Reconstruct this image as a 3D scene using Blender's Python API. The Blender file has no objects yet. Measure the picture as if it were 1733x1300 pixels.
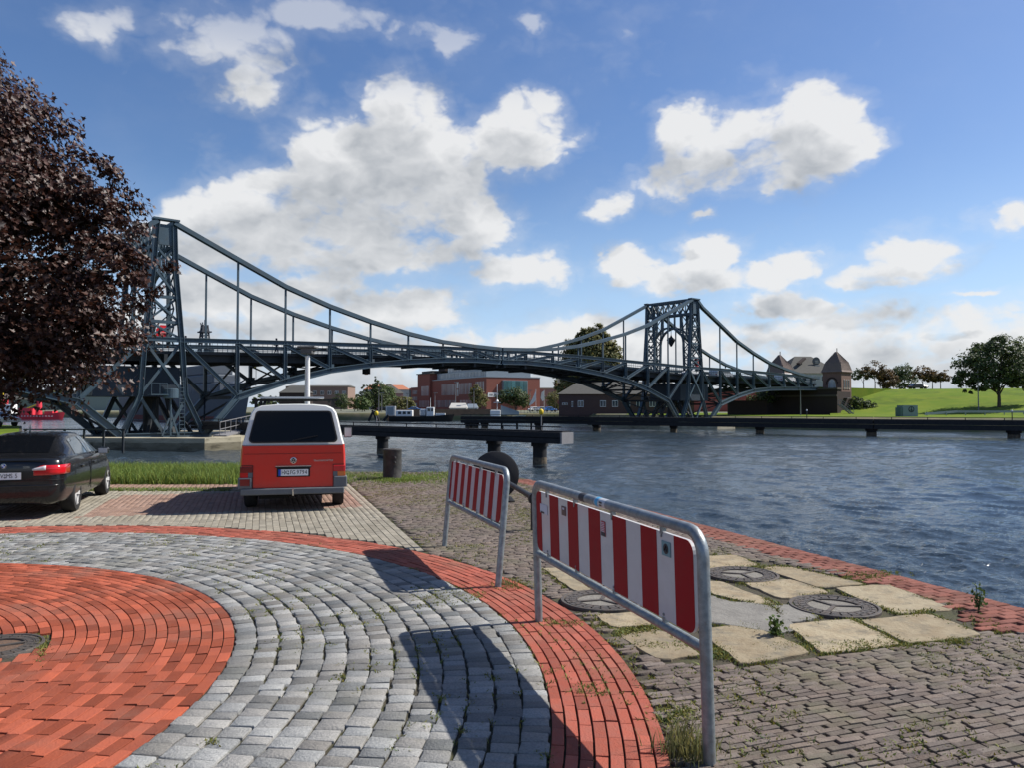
import bpy, bmesh, math, random
import numpy as np
from mathutils import Vector, Matrix, Euler
PI = math.pi
R = math.radians
rng = random.Random(7)
nrng = np.random.default_rng(7)
C = bpy.context.scene.collection
scene = bpy.context.scene

# ------------------------------------------------------------------ camera
F_PX, CX, CY, W_PX = 1300.0, 866.5, 650.0, 1733.0   # focal length and centre of the photograph in its own pixels
EYE, HOR = 1.9, 688.0
PITCH = math.atan((HOR - CY) / F_PX)
cam = bpy.data.objects.new('camera', bpy.data.cameras.new('camera'))
C.objects.link(cam)
cam.location = (0, 0, EYE)
cam.rotation_euler = (PI / 2 + PITCH, 0, 0)
cam.data.sensor_width = 36
cam.data.lens = F_PX / W_PX * 36
cam.data.clip_start = 0.05
cam.data.clip_end = 6000
scene.camera = cam

# ------------------------------------------------------------------ node expression helper
class X:
    """a node socket with arithmetic"""
    def __init__(s, sock, nt): s.s, s.nt = sock, nt
    def op(s, o, *a, clamp=False):
        n = s.nt.nodes.new('ShaderNodeMath'); n.operation = o; n.use_clamp = clamp
        for i, v in enumerate((s,) + a):
            if isinstance(v, X): s.nt.links.new(v.s, n.inputs[i])
            else: n.inputs[i].default_value = v
        return X(n.outputs[0], s.nt)
    def __add__(s, o): return s.op('ADD', o)
    __radd__ = __add__
    def __sub__(s, o): return s.op('SUBTRACT', o)
    def __rsub__(s, o): return (s * -1.0) + o
    def __mul__(s, o): return s.op('MULTIPLY', o)
    __rmul__ = __mul__
    def sat(s): return s.op('ADD', 0.0, clamp=True)
    def smooth(s, a, b):
        n = s.nt.nodes.new('ShaderNodeMapRange'); n.interpolation_type = 'SMOOTHSTEP'
        s.nt.links.new(s.s, n.inputs[0]); n.inputs[1].default_value = a; n.inputs[2].default_value = b
        return X(n.outputs[0], s.nt)

def vop(nt, o, *a):
    n = nt.nodes.new('ShaderNodeVectorMath'); n.operation = o
    for i, v in enumerate(a):
        if isinstance(v, X): nt.links.new(v.s, n.inputs[i])
        elif isinstance(v, (int, float)): n.inputs['Scale'].default_value = v
        else: n.inputs[i].default_value = v
    return n
def vv(nt, o, *a): return X(vop(nt, o, *a).outputs[0], nt)
def comb(nt, x, y, z):
    n = nt.nodes.new('ShaderNodeCombineXYZ')
    for i, v in enumerate((x, y, z)):
        if isinstance(v, X): nt.links.new(v.s, n.inputs[i])
        else: n.inputs[i].default_value = v
    return X(n.outputs[0], nt)
def noise(nt, vec, scale, detail=4, rough=.55, out=0):
    n = nt.nodes.new('ShaderNodeTexNoise'); n.inputs['Scale'].default_value = scale
    n.inputs['Detail'].default_value = detail; n.inputs['Roughness'].default_value = rough
    if vec is not None: nt.links.new(vec.s, n.inputs['Vector'])
    return X(n.outputs[out], nt)
def mixc(nt, f, a, b, blend='MIX'):
    n = nt.nodes.new('ShaderNodeMix'); n.data_type = 'RGBA'; n.blend_type = blend
    for k, v in ((0, f), (6, a), (7, b)):
        if isinstance(v, X): nt.links.new(v.s, n.inputs[k])
        elif k == 0: n.inputs[k].default_value = v
        else: n.inputs[k].default_value = (*v[:3], 1)
    return X(n.outputs[2], nt)

# ------------------------------------------------------------------ sky: NISHITA sky with procedural clouds
SUN_EL = R(46)
SUN_H = Vector((1.03, 0.295)).normalized()           # horizontal direction towards the sun
SUN_DIR = Vector((SUN_H.x * math.cos(SUN_EL), SUN_H.y * math.cos(SUN_EL), math.sin(SUN_EL)))
world = bpy.data.worlds.new('World'); scene.world = world; world.use_nodes = True
nt = world.node_tree; nt.nodes.clear()
w_out = nt.nodes.new('ShaderNodeOutputWorld')
sky = nt.nodes.new('ShaderNodeTexSky'); sky.sky_type = 'NISHITA'; sky.sun_disc = False
sky.sun_elevation = SUN_EL; sky.sun_rotation = math.atan2(SUN_H.x, SUN_H.y)
sky.air_density = 1.0; sky.dust_density = 0.6; sky.ozone_density = 2.5; sky.altitude = 0
bg = nt.nodes.new('ShaderNodeBackground'); bg.inputs[1].default_value = 0.092
hs = nt.nodes.new('ShaderNodeHueSaturation'); hs.inputs['Saturation'].default_value = 1.18; hs.inputs['Hue'].default_value = .508
nt.links.new(sky.outputs[0], hs.inputs['Color']); 
tcw = nt.nodes.new('ShaderNodeTexCoord')
dirv = vv(nt, 'NORMALIZE', X(tcw.outputs['Generated'], nt))
sp = nt.nodes.new('ShaderNodeSeparateXYZ'); nt.links.new(dirv.s, sp.inputs[0])
dx, dy, dz = (X(sp.outputs[i], nt) for i in range(3))
skyc = mixc(nt, dz.smooth(.30, .0) * .72, X(hs.outputs[0], nt), (4.3, 6.1, 8.7))
skyc = mixc(nt, dz.smooth(-.004, -.03), skyc, (.9, .9, .85))
nt.links.new(skyc.s, bg.inputs[0])
az = dx.op('ARCTAN2', dy); el = dz.op('ARCSINE')
P0 = comb(nt, az, el, 0.0)
CLOUDS = [  # cumulus of the day: centre and radii in the photograph's pixels, turned into directions
 (390,60,150,75,.62),(440,140,95,75,.6),(640,40,150,40,.5),(770,70,60,36,.5),(160,35,95,60,.42),(520,15,150,40,.6),(890,25,40,20,.4),
 (690,185,95,70,1),(560,240,120,75,1),(720,260,170,80,1),(870,235,110,60,1),(880,180,60,40,.9),(640,300,120,60,1),
 (470,340,135,65,1),(400,390,140,60,1),(620,400,240,62,1),(800,380,110,55,1),
 (1300,250,190,72,1),(1390,180,90,62,1),(1170,205,70,48,.95),(1450,240,75,50,1),(1180,300,120,50,1),(1290,300,110,35,.9),
 (1040,355,45,38,.7),(1205,367,36,15,.7),
 (880,455,88,44,1),(1060,455,68,34,1),(1210,440,75,46,1),(1160,475,130,30,.9),(1380,440,75,36,1),(1530,425,110,42,1),(1470,465,120,32,.9),(1710,370,75,30,1),(1300,465,50,26,.9),
 (560,480,85,48,1),(480,505,130,50,1),(680,520,150,48,.9),(350,500,110,50,.9),(1330,520,150,36,.8),(1620,500,70,14,.6),
 (540,320,170,70,1),(640,345,170,60,1),(560,410,270,60,1),(340,400,120,60,1),(760,330,120,50,.9),
 (-150,250,180,80,1),(-420,420,260,60,1),(2000,200,200,80,1),(2150,420,260,60,1)]
def cloud_field(p, vec):
    wn = noise(nt, vec, 8.0, 5, .6, 1)
    w = vv(nt, 'MULTIPLY', vv(nt, 'SUBTRACT', wn, (.5, .5, .5)), (.10, .07, 0))
    p = vv(nt, 'ADD', p, w)
    m = None
    for px, py, rx, ry, k in CLOUDS:
        a0 = math.atan((px - CX) / F_PX); e0 = math.atan((HOR - py) / F_PX * math.cos(a0))
        rx, ry = rx / F_PX * math.cos(a0) ** 2 / (k ** .3), ry / F_PX * math.cos(a0) / (k ** .3)
        q = vv(nt, 'MULTIPLY_ADD', p, (1 / rx, 1 / ry, 0), (-a0 / rx, -e0 / ry, 0))
        l = X(vop(nt, 'LENGTH', q).outputs['Value'], nt)
        if k < 1: l = l + (1 - k) * .75
        m = l if m is None else m.op('SMOOTH_MIN', l, .25)
    b = (1.12 - m).op('MAXIMUM', -1.0)
    n1 = noise(nt, vec, 9.0, 9, .57)
    n0 = noise(nt, vec, 2.6, 3, .5)
    sp2 = nt.nodes.new('ShaderNodeSeparateXYZ'); nt.links.new(p.s, sp2.inputs[0])
    pa, pe = X(sp2.outputs[0], nt), X(sp2.outputs[1], nt)
    low = (0.165 - pe).smooth(0.0, .10) * .90 - .20 + (n0 - .5) * 1.5          # bank of cloud along the horizon
    away = pa.op('ABSOLUTE').smooth(.85, 1.15).op('MAXIMUM', pe.smooth(.60, .75))  # outside the view: the same kind of sky
    gen = (n0 - .60) * 5.0 - (1.0 - away) * 4
    b = b.op('MAXIMUM', low).op('MAXIMUM', gen)
    wv = vv(nt, 'ADD', vec, vv(nt, 'MULTIPLY', vv(nt, 'SUBTRACT', noise(nt, vec, 12.0, 3, .6, 1), (.5, .5, .5)), (.10, .10, .10)))
    def billow(scale):
        vo = nt.nodes.new('ShaderNodeTexVoronoi'); vo.inputs['Scale'].default_value = scale; vo.inputs['Detail'].default_value = 1.5; vo.inputs['Roughness'].default_value = .55
        nt.links.new(wv.s, vo.inputs['Vector']); return .62 - X(vo.outputs['Distance'], nt)
    return b.op('MINIMUM', .62) * 1.5 + (n1 - .5) * 1.55 + billow(13.0) * .62 + billow(34.0) * .30
vec0 = vv(nt, 'MULTIPLY', dirv, (1, 1, 1.5))
d0 = cloud_field(P0, vec0)
P1 = vv(nt, 'ADD', P0, (.020, .048, 0))
vec1 = vv(nt, 'MULTIPLY', vv(nt, 'ADD', dirv, (.020, 0, .048)), (1, 1, 1.5))
d1 = cloud_field(P1, vec1)
alpha = d0.smooth(.04, .62).op('MAXIMUM', d0.smooth(-.45, .4) * .22) * dz.smooth(-.01, .015)
thin = noise(nt, vec0, 5.0, 5, .6).smooth(.45, .8) * .05                     # faint veil
lit = ((d0 - d1) * .62 + .84 - d0.smooth(.15, 1.1) * .50).sat()
ccol = mixc(nt, lit, (.34, .38, .43), (.97, .975, .98))
haze_mix = dz.smooth(.07, .0) * .5
ccol = mixc(nt, haze_mix, ccol, (.62, .70, .80))
cbg = nt.nodes.new('ShaderNodeBackground'); nt.links.new(ccol.s, cbg.inputs[0]); cbg.inputs[1].default_value = .64
mx = nt.nodes.new('ShaderNodeMixShader')
alpha = alpha * (1.0 - dz.smooth(.36, .44) * .5)
alpha = alpha.op('MAXIMUM', dz.smooth(.06, .0) * .8 * dz.smooth(-.01, .015))
fac = (alpha * .96).op('MAXIMUM', thin * dz.smooth(-.01, .015))
nt.links.new(fac.s, mx.inputs[0]); nt.links.new(bg.outputs[0], mx.inputs[1]); nt.links.new(cbg.outputs[0], mx.inputs[2])
nt.links.new(mx.outputs[0], w_out.inputs[0])

sun = bpy.data.objects.new('sun', bpy.data.lights.new('sun', 'SUN')); C.objects.link(sun)
sun.data.energy = 5.0; sun.data.angle = R(.53); sun.data.color = (1, .955, .88)
sun.rotation_euler = SUN_DIR.to_track_quat('Z', 'Y').to_euler(); sun.location = (30, 10, 40)
scene.view_settings.view_transform = 'Standard'; scene.view_settings.look = 'None'
scene.view_settings.exposure = 0.45; scene.view_settings.gamma = 1; scene.view_settings.use_curve_mapping = False
scene.cycles.max_bounces = 6; scene.cycles.diffuse_bounces = 3; scene.cycles.glossy_bounces = 3
scene.cycles.transparent_max_bounces = 6; scene.cycles.transmission_bounces = 3
scene.cycles.use_denoising = True; scene.cycles.sample_clamp_indirect = 6
scene.render.threads_mode = 'AUTO'

# ------------------------------------------------------------------ where a pixel of the photograph lies in the place
def ray(px, py):
    x, y = (px - CX) / F_PX, (CY - py) / F_PX
    return Vector((x, math.cos(PITCH) - y * math.sin(PITCH), math.sin(PITCH) + y * math.cos(PITCH)))
def G(px, py, z=0.0):
    d = ray(px, py); t = (z - EYE) / d.z
    return Vector((d.x * t, d.y * t, z))
def D(px, py, Y):
    d = ray(px, py); t = Y / d.y
    return Vector((d.x * t, Y, EYE + d.z * t))
def to_px(x, y, z=0.0):
    f = math.cos(PITCH) * y + math.sin(PITCH) * (z - EYE); u = -math.sin(PITCH) * y + math.cos(PITCH) * (z - EYE)
    return CX + F_PX * x / f, CY - F_PX * u / f

# ------------------------------------------------------------------ materials
MATS = {}
def mat(name, col, rough=.7, metal=0.0, var=0.0, nscale=6.0, namt=0.0, col2=None, bump=0.0, bscale=30.0, hue=0.0, spec=.3, coat=0.0, dirt=None, dw=False, trans=0.0, stretch=None, detail=5):
    """Principled with procedural colour variation: var = per-piece brightness, namt = noise mix towards col2, bump = fine relief"""
    if name in MATS: return MATS[name]
    m = bpy.data.materials.new(name); m.use_nodes = True; t = m.node_tree
    b = t.nodes['Principled BSDF']
    tc = t.nodes.new('ShaderNodeTexCoord'); vec = X(tc.outputs['Object'], t)
    if stretch: vec = vv(t, 'MULTIPLY', vec, stretch)
    oi = t.nodes.new('ShaderNodeObjectInfo')
    at = t.nodes.new('ShaderNodeAttribute'); at.attribute_name = 'rnd'
    rnd = (X(at.outputs['Fac'], t) + X(oi.outputs['Random'], t)).op('FRACT')
    off = vv(t, 'ADD', vec, comb(t, rnd * 37.0, rnd * 11.0, rnd * 5.0)) if var else vec
    c = X(None, t)
    base = t.nodes.new('ShaderNodeRGB'); base.outputs[0].default_value = (*col, 1); c = X(base.outputs[0], t)
    if namt and col2:
        f = (noise(t, off, nscale, detail, .6).smooth(.35, .68) * namt).sat()
        c = mixc(t, f, c, col2)
    if var:
        k = (rnd * 2.0 - 1.0) * var + 1.0
        r2 = (rnd * 7.31).op('FRACT')
        c = vv(t, 'MULTIPLY', c, comb(t, k + (r2 - .5) * hue, k, k - (r2 - .5) * hue))
    if dirt:   # (colour, scale, amount): stains with a shape of their own
        dc, ds, da = dirt
        gw = t.nodes.new('ShaderNodeNewGeometry'); f = (noise(t, X(gw.outputs['Position'], t) if dw else vec, ds, 6, .65).smooth(.46, .72) * da).sat()
        c = mixc(t, f, c, dc)
    t.links.new(c.s, b.inputs['Base Color'])
    b.inputs['Roughness'].default_value = rough; b.inputs['Metallic'].default_value = metal
    b.inputs['Specular IOR Level'].default_value = spec
    b.inputs['Coat Weight'].default_value = coat; b.inputs['Coat Roughness'].default_value = .05
    if bump:
        bn = t.nodes.new('ShaderNodeBump'); bn.inputs['Strength'].default_value = bump; bn.inputs['Distance'].default_value = .02
        h = noise(t, off, bscale, 5, .6)
        t.links.new(h.s, bn.inputs['Height']); t.links.new(bn.outputs[0], b.inputs['Normal'])
    if trans:
        tr = t.nodes.new('ShaderNodeBsdfTranslucent'); t.links.new(c.s, tr.inputs[0])
        ms = t.nodes.new('ShaderNodeMixShader'); ms.inputs[0].default_value = trans
        o = t.nodes['Material Output']
        t.links.new(b.outputs[0], ms.inputs[1]); t.links.new(tr.outputs[0], ms.inputs[2]); t.links.new(ms.outputs[0], o.inputs[0])
    MATS[name] = m
    return m

M = dict(
 cobble=mat('cobble', (.250, .246, .234), .8, spec=.15, var=.40, nscale=75, namt=.75, col2=(.17, .17, .165), bump=.6, bscale=70, hue=.07, detail=2, dirt=((.15, .145, .115), 1.1, .55), dw=True),
 redbrick=mat('red_paving_brick', (.315, .080, .043), .85, spec=.1, var=.40, nscale=5, namt=.7, col2=(.25, .068, .042), bump=.4, bscale=70, hue=.06, dirt=((.22, .115, .085), .9, .65), dw=True),
 bandbrick=mat('band_paving_brick', (.315, .086, .058), .85, spec=.1, var=.24, nscale=12, namt=.5, col2=(.27, .10, .075), bump=.4, bscale=70, hue=.05, dirt=((.24, .12, .085), 1.0, .6), dw=True),
 clinker=mat('dark_clinker', (.130, .104, .090), .85, spec=.12, var=.26, nscale=16, namt=.6, col2=(.185, .155, .13), bump=.5, bscale=60, hue=.06, dirt=((.135, .135, .075), 1.3, .55), dw=True),
 edgebrick=mat('edge_brick', (.205, .080, .060), .85, spec=.1, var=.26, nscale=12, namt=.5, col2=(.19, .088, .07), bump=.4, bscale=70, hue=.05, dirt=((.17, .125, .085), 1.0, .55), dw=True),
 paver=mat('grey_paver', (.275, .25, .20), .9, spec=.12, var=.16, nscale=9, namt=.5, col2=(.21, .19, .155), bump=.4, bscale=60, hue=.02, dirt=((.185, .165, .125), .8, .6), dw=True),
 bayred=mat('reddish_paver', (.27, .178, .138), .9, spec=.12, var=.16, nscale=9, namt=.5, col2=(.22, .155, .125), bump=.3, bscale=60, hue=.04),
 slab=mat('sandstone', (.300, .252, .172), .9, spec=.12, var=.18, nscale=6, namt=.85, col2=(.235, .185, .12), bump=.6, bscale=24, hue=.04, dirt=((.15, .135, .105), 5, .85), dw=True),
 slabgrey=mat('grey_stone_slab', (.215, .205, .185), .9, spec=.12, var=.08, nscale=5, namt=.8, col2=(.16, .152, .138), bump=.6, bscale=24),
 soil=mat('joint_soil', (.060, .050, .038), .95, nscale=1.7, namt=.9, col2=(.058, .060, .026), bump=.8, bscale=40),
 asphalt=mat('asphalt', (.12, .115, .11), .9, nscale=2, namt=.5, col2=(.16, .15, .14), bump=.3, bscale=50),
 galv=mat('galvanised_steel', (.30, .335, .35), .48, .6, nscale=22, namt=.8, col2=(.19, .215, .23), bump=.12, bscale=40, dirt=((.22, .19, .155), 8, .5)),
 signwhite=mat('sign_white', (.52, .52, .53), .35, nscale=6, namt=.25, col2=(.44, .44, .44), dirt=((.4, .38, .36), 7, .25), coat=.3),
 signred=mat('sign_red', (.30, .006, .013), .5, nscale=5, namt=.3, col2=(.27, .012, .015), spec=.12, dirt=((.20, .02, .022), 9, .35)),
 steel=mat('bridge_steel', (.047, .082, .110), .5, .0, nscale=.9, namt=.5, col2=(.030, .052, .070), bump=.15, bscale=9, spec=.4, dirt=((.075, .055, .04), .8, .35), dw=True),
 steeldk=mat('bridge_steel_dark', (.018, .023, .029), .7, nscale=1.2, namt=.5, col2=(.05, .05, .05)),
 concrete=mat('pier_concrete', (.40, .36, .26), .9, nscale=.5, namt=.7, col2=(.24, .21, .14), bump=.5, bscale=5, dirt=((.10, .09, .06), .8, .8), stretch=(1, 1, 3)),
 tar=mat('tarred_timber', (.016, .017, .02), .75, nscale=3, namt=.6, col2=(.03, .03, .032), bump=.3, bscale=8, spec=.25),
 endgrey=mat('fender_endcap', (.19, .185, .19), .7, nscale=5, namt=.3, col2=(.28, .28, .28)),
 black=mat('black_paint', (.018, .018, .02), .5, nscale=8, namt=.4, col2=(.03, .028, .026)),
 iron=mat('cast_iron', (.085, .078, .072), .6, .3, nscale=18, namt=.6, col2=(.14, .105, .08), bump=.3, bscale=60),
 rubber=mat('rubber', (.02, .02, .021), .8, nscale=20, namt=.3, col2=(.035, .034, .032)),
 glass=mat('dark_glass', (.004, .005, .007), .08, spec=.16),
 winglass=mat('window_glass', (.035, .05, .06), .1, spec=.8, var=.3),
 palewin=mat('pale_window', (.34, .37, .38), .15, spec=.7, var=.3),
 white=mat('white_paint', (.76, .76, .74), .4, nscale=2, namt=.3, col2=(.66, .66, .63)),
 vanred=mat('van_red', (.62, .028, .016), .33, nscale=2.0, namt=.35, col2=(.50, .035, .022), coat=.5, dirt=((.42, .07, .05), 6, .15)),
 vanwhite=mat('van_white', (.74, .74, .70), .32, nscale=2, namt=.2, col2=(.66, .66, .62), coat=.4),
 carblack=mat('car_black', (.007, .008, .010), .25, coat=.5, nscale=3, namt=.3, col2=(.014, .015, .016)),
 plastic=mat('grey_plastic', (.115, .125, .135), .55, nscale=9, namt=.4, col2=(.16, .165, .17)),
 chrome=mat('chrome', (.62, .63, .65), .18, 1.0),
 alloy=mat('alloy', (.60, .60, .60), .4, .25),
 plate=mat('plate_white', (.78, .78, .76), .4),
 ink=mat('plate_ink', (.012, .012, .012), .6),
 eublue=mat('plate_blue', (.02, .07, .42), .5),
 lampred=mat('tail_lamp_red', (.52, .010, .016), .12, coat=.8, nscale=40, namt=.3, col2=(.38, .006, .01)),
 lampdark=mat('tail_lamp_dark', (.16, .012, .014), .15, coat=.8),
 lampamber=mat('lamp_amber', (.62, .16, .03), .15, coat=.8),
 lampclear=mat('lamp_clear', (.62, .60, .60), .15, coat=.8),
 steelx=mat('far_steel', (.06, .08, .09), .6),
 bark=mat('bark', (.10, .078, .060), .95, nscale=6, namt=.7, col2=(.055, .044, .035), bump=.8, bscale=14, stretch=(1, 1, .3)),
 mapleleaf=mat('copper_leaf', (.045, .0170, .0105), .5, var=.5, hue=.28, trans=.16, spec=.4),
 leafdk=mat('leaf_dark_green', (.070, .095, .034), .6, var=.5, hue=.25, trans=.35),
 leafolive=mat('leaf_olive', (.165, .160, .060), .65, var=.45, hue=.3, trans=.42),
 leaforange=mat('leaf_rusty', (.125, .082, .035), .65, var=.5, hue=.3, trans=.3),
 leafgreen=mat('leaf_green', (.075, .115, .030), .6, var=.45, hue=.25, trans=.3),
 blade=mat('grass_blade', (.175, .235, .050), .65, var=.45, hue=.45, trans=.35),
 moss=mat('joint_weed', (.17, .175, .045), .75, var=.5, hue=.5, trans=.25),
 lawn=mat('mown_lawn', (.096, .152, .011), .95, spec=.1, nscale=.25, namt=.8, col2=(.145, .180, .017), bump=.9, bscale=9, dirt=((.060, .095, .012), .16, .85), dw=True),
 rough_bank=mat('rough_bank', (.20, .17, .10), .95, nscale=.4, namt=.8, col2=(.10, .12, .045), bump=.9, bscale=4),
 farground=mat('town_ground', (.16, .155, .13), .95, nscale=.08, namt=.8, col2=(.11, .13, .06)),
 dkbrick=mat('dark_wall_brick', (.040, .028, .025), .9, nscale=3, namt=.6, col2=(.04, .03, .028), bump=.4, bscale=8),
 wallbrick=mat('wall_brick', (.235, .085, .062), .9, nscale=2.2, namt=.5, col2=(.18, .07, .055), bump=.3, bscale=7),
 towerbrick=mat('tower_brick', (.185, .115, .092), .9, nscale=5, namt=.6, col2=(.12, .075, .06), bump=.5, bscale=9),
 roofgrey=mat('roof_grey', (.085, .083, .075), .9, nscale=1.5, namt=.4, col2=(.065, .063, .057), bump=.3, bscale=6),
 rooftile=mat('roof_tile_brown', (.19, .145, .125), .85, nscale=3, namt=.4, col2=(.14, .11, .095), bump=.3, bscale=8),
 metalclad=mat('grey_cladding', (.25, .29, .32), .4, .3, nscale=1, namt=.3, col2=(.20, .23, .26)),
 pale=mat('pale_render', (.50, .48, .44), .85, nscale=1.5, namt=.3, col2=(.42, .41, .38)),
 warship=mat('warship_grey', (.085, .10, .122), .6, nscale=.4, namt=.4, col2=(.07, .085, .10)),
 oxide=mat('hull_oxide', (.15, .045, .04), .7, nscale=.6, namt=.4, col2=(.11, .04, .04)),
 shipred=mat('ship_red', (.62, .045, .065), .5, nscale=.6, namt=.3, col2=(.52, .05, .07)),
 yellow=mat('yellow_paint', (.70, .50, .03), .5),
 blue=mat('blue_paint', (.035, .13, .36), .4),
 silver=mat('silver_paint', (.45, .47, .49), .3, .4),
 signalred=mat('signal_red', (.60, .02, .03), .4),
 boxgreen=mat('grey_green_box', (.20, .26, .255), .7, nscale=3, namt=.3, col2=(.16, .21, .21)),
 skin=mat('skin', (.45, .27, .19), .6),
 cloth=mat('dark_cloth', (.03, .032, .042), .9),
 jeans=mat('jeans', (.05, .065, .10), .9),
 grime=mat('underbody', (.012, .012, .012), .9),
 stickred=mat('sticker_red', (.45, .05, .05), .5), stickteal=mat('sticker_teal', (.16, .29, .32), .5), stickblue=mat('sticker_blue', (.08, .36, .60), .5),
 stickbrown=mat('sticker_brown', (.16, .10, .085), .6), stickpale=mat('sticker_pale', (.56, .56, .62), .6), stickdark=mat('sticker_dark', (.05, .05, .055), .6),
)

# ------------------------------------------------------------------ mesh builder
class MB:
    def __init__(s): s.v, s.f, s.mi = [], [], []
    def add(s, vs, fs, m=0):
        o = len(s.v); s.v += [tuple(v) for v in vs]; s.f += [tuple(i + o for i in f) for f in fs]; s.mi += [m] * len(fs)
    def box(s, c, d, rz=0.0, m=0, rot=None):
        hx, hy, hz = d[0] / 2, d[1] / 2, d[2] / 2
        vs = [Vector((x, y, z)) for x in (-hx, hx) for y in (-hy, hy) for z in (-hz, hz)]
        r = rot if rot is not None else Matrix.Rotation(rz, 3, 'Z')
        c = Vector(c); s.add([r @ v + c for v in vs], [(0, 1, 3, 2), (4, 6, 7, 5), (0, 4, 5, 1), (2, 3, 7, 6), (0, 2, 6, 4), (1, 5, 7, 3)], m); return s
    def beam(s, a, b, w, h, up=(0, 0, 1), m=0):
        """box beam from a to b; h along up, w sideways"""
        a, b = Vector(a), Vector(b); d = (b - a)
        if d.length < 1e-6: return s
        d.normalize(); u = Vector(up); x = d.cross(u)
        if x.length < 1e-3: x = d.cross(Vector((1, 0, 0)))
        x.normalize(); u = x.cross(d)
        vs = [p + x * (i * w / 2) + u * (j * h / 2) for p in (a, b) for i, j in ((-1, -1), (1, -1), (1, 1), (-1, 1))]
        s.add(vs, [(0, 1, 2, 3), (7, 6, 5, 4), (0, 4, 5, 1), (1, 5, 6, 2), (2, 6, 7, 3), (3, 7, 4, 0)], m); return s
    def ibeam(s, a, b, w, h, up=(0, 0, 1), m=0, t=.12):
        """web and two flanges"""
        a, b = Vector(a), Vector(b); d = (b - a).normalized(); x = d.cross(Vector(up)).normalized(); u = x.cross(d)
        o = u * (h / 2 - h * t / 2)
        s.beam(a + o, b + o, w, h * t, up, m); s.beam(a - o, b - o, w, h * t, up, m)
        s.beam(a, b, w * .3, h * (1 - 2 * t), up, m); return s
    def poly_beam(s, pts, w, h, up=(0, 1, 0), m=0, ib=False):
        for a, b in zip(pts, pts[1:]): (s.ibeam if ib else s.beam)(a, b, w, h, up, m)
        return s
    def tube(s, pts, r, n=8, m=0, cap=True):
        pts = [Vector(p) for p in pts]; rs = r if isinstance(r, (list, tuple)) else [r] * len(pts)
        rings = []; up = None
        for i, p in enumerate(pts):
            t = (pts[min(i + 1, len(pts) - 1)] - pts[max(i - 1, 0)]).normalized()
            if up is None: up = Vector((0, 0, 1)) if abs(t.z) < .9 else Vector((1, 0, 0))
            x = t.cross(up).normalized(); up = x.cross(t).normalized()
            rings.append([p + (x * math.cos(2 * PI * k / n) + up * math.sin(2 * PI * k / n)) * rs[i] for k in range(n)])
        vs = [v for q in rings for v in q]; fs = []
        for i in range(len(rings) - 1):
            for k in range(n):
                fs.append((i * n + k, i * n + (k + 1) % n, (i + 1) * n + (k + 1) % n, (i + 1) * n + k))
        if cap: fs += [tuple(range(n))[::-1], tuple((len(rings) - 1) * n + k for k in range(n))]
        s.add(vs, fs, m); return s
    def lathe(s, prof, n=24, c=(0, 0, 0), m=0, axis='Z', ring=None):
        if ring is None: ring = len(prof) > 3 and abs(prof[0][1] - prof[-1][1]) < .06 and abs(prof[0][0] - prof[-1][0]) > 1e-4 and min(prof[0][0], prof[-1][0]) > .03
        c = Vector(c); vs, fs = [], []
        for r, z in prof:
            for k in range(n):
                a = 2 * PI * k / n; p = Vector((r * math.cos(a), r * math.sin(a), z))
                if axis == 'Y': p = Vector((p.x, p.z, p.y))
                if axis == 'X': p = Vector((p.z, p.x, p.y))
                vs.append(c + p)
        for i in range(len(prof) - 1):
            for k in range(n): fs.append((i * n + k, i * n + (k + 1) % n, (i + 1) * n + (k + 1) % n, (i + 1) * n + k))
        if ring: o = (len(prof) - 1) * n; fs += [(o + k, o + (k + 1) % n, (k + 1) % n, k) for k in range(n)]
        else: fs.append(tuple(range(n))[::-1]); fs.append(tuple((len(prof) - 1) * n + k for k in range(n)))
        s.add(vs, fs, m); return s
    def prism(s, poly, z0, z1, m=0):
        n = len(poly)
        if sum(poly[i][0] * poly[(i + 1) % n][1] - poly[(i + 1) % n][0] * poly[i][1] for i in range(n)) < 0: poly = poly[::-1]
        vs = [(p[0], p[1], z0) for p in poly] + [(p[0], p[1], z1) for p in poly]
        s.add(vs, [tuple(range(n))[::-1], tuple(range(n, 2 * n))] + [(i, (i + 1) % n, n + (i + 1) % n, n + i) for i in range(n)], m); return s
    def sheet(s, poly3, n, t, m=0):
        """flat polygon given in 3D, thickened by t along n"""
        n = Vector(n).normalized() * t; k = len(poly3); a = [Vector(p) for p in poly3]
        s.add(a + [p + n for p in a], [tuple(range(k))[::-1], tuple(range(k, 2 * k))] + [(i, (i + 1) % k, k + (i + 1) % k, k + i) for i in range(k)], m); return s
    def build(s, name, mats, parent=None, smooth=False, rnd=None, angle=None):
        me = bpy.data.meshes.new(name); me.from_pydata(s.v, [], s.f)
        for mm in (mats if isinstance(mats, (list, tuple)) else [mats]): me.materials.append(mm)
        if any(s.mi): me.polygons.foreach_set('material_index', s.mi)
        if smooth: me.polygons.foreach_set('use_smooth', [True] * len(s.f))
        me.update()
        bm = bmesh.new(); bm.from_mesh(me); bmesh.ops.recalc_face_normals(bm, faces=bm.faces); bm.to_mesh(me); bm.free()
        if smooth and angle: me.set_sharp_from_angle(angle=R(angle))
        return link(name, me, parent)
def link(name, me, parent=None):
    o = bpy.data.objects.new(name, me); C.objects.link(o)
    if parent is not None: o.parent = parent
    return o
def tag(o, label=None, cat=None, group=None, kind=None):
    if label: o['label'] = label
    if cat: o['category'] = cat
    if group: o['group'] = group
    if kind: o['kind'] = kind
    return o
def thing(name, label, cat, loc=(0, 0, 0), rz=0.0, group=None):
    o = bpy.data.objects.new(name, None); C.objects.link(o); o.empty_display_size = .2
    o.location = loc; o.rotation_euler = (0, 0, rz)
    return tag(o, label, cat, group)
KIDS = {}
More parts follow.
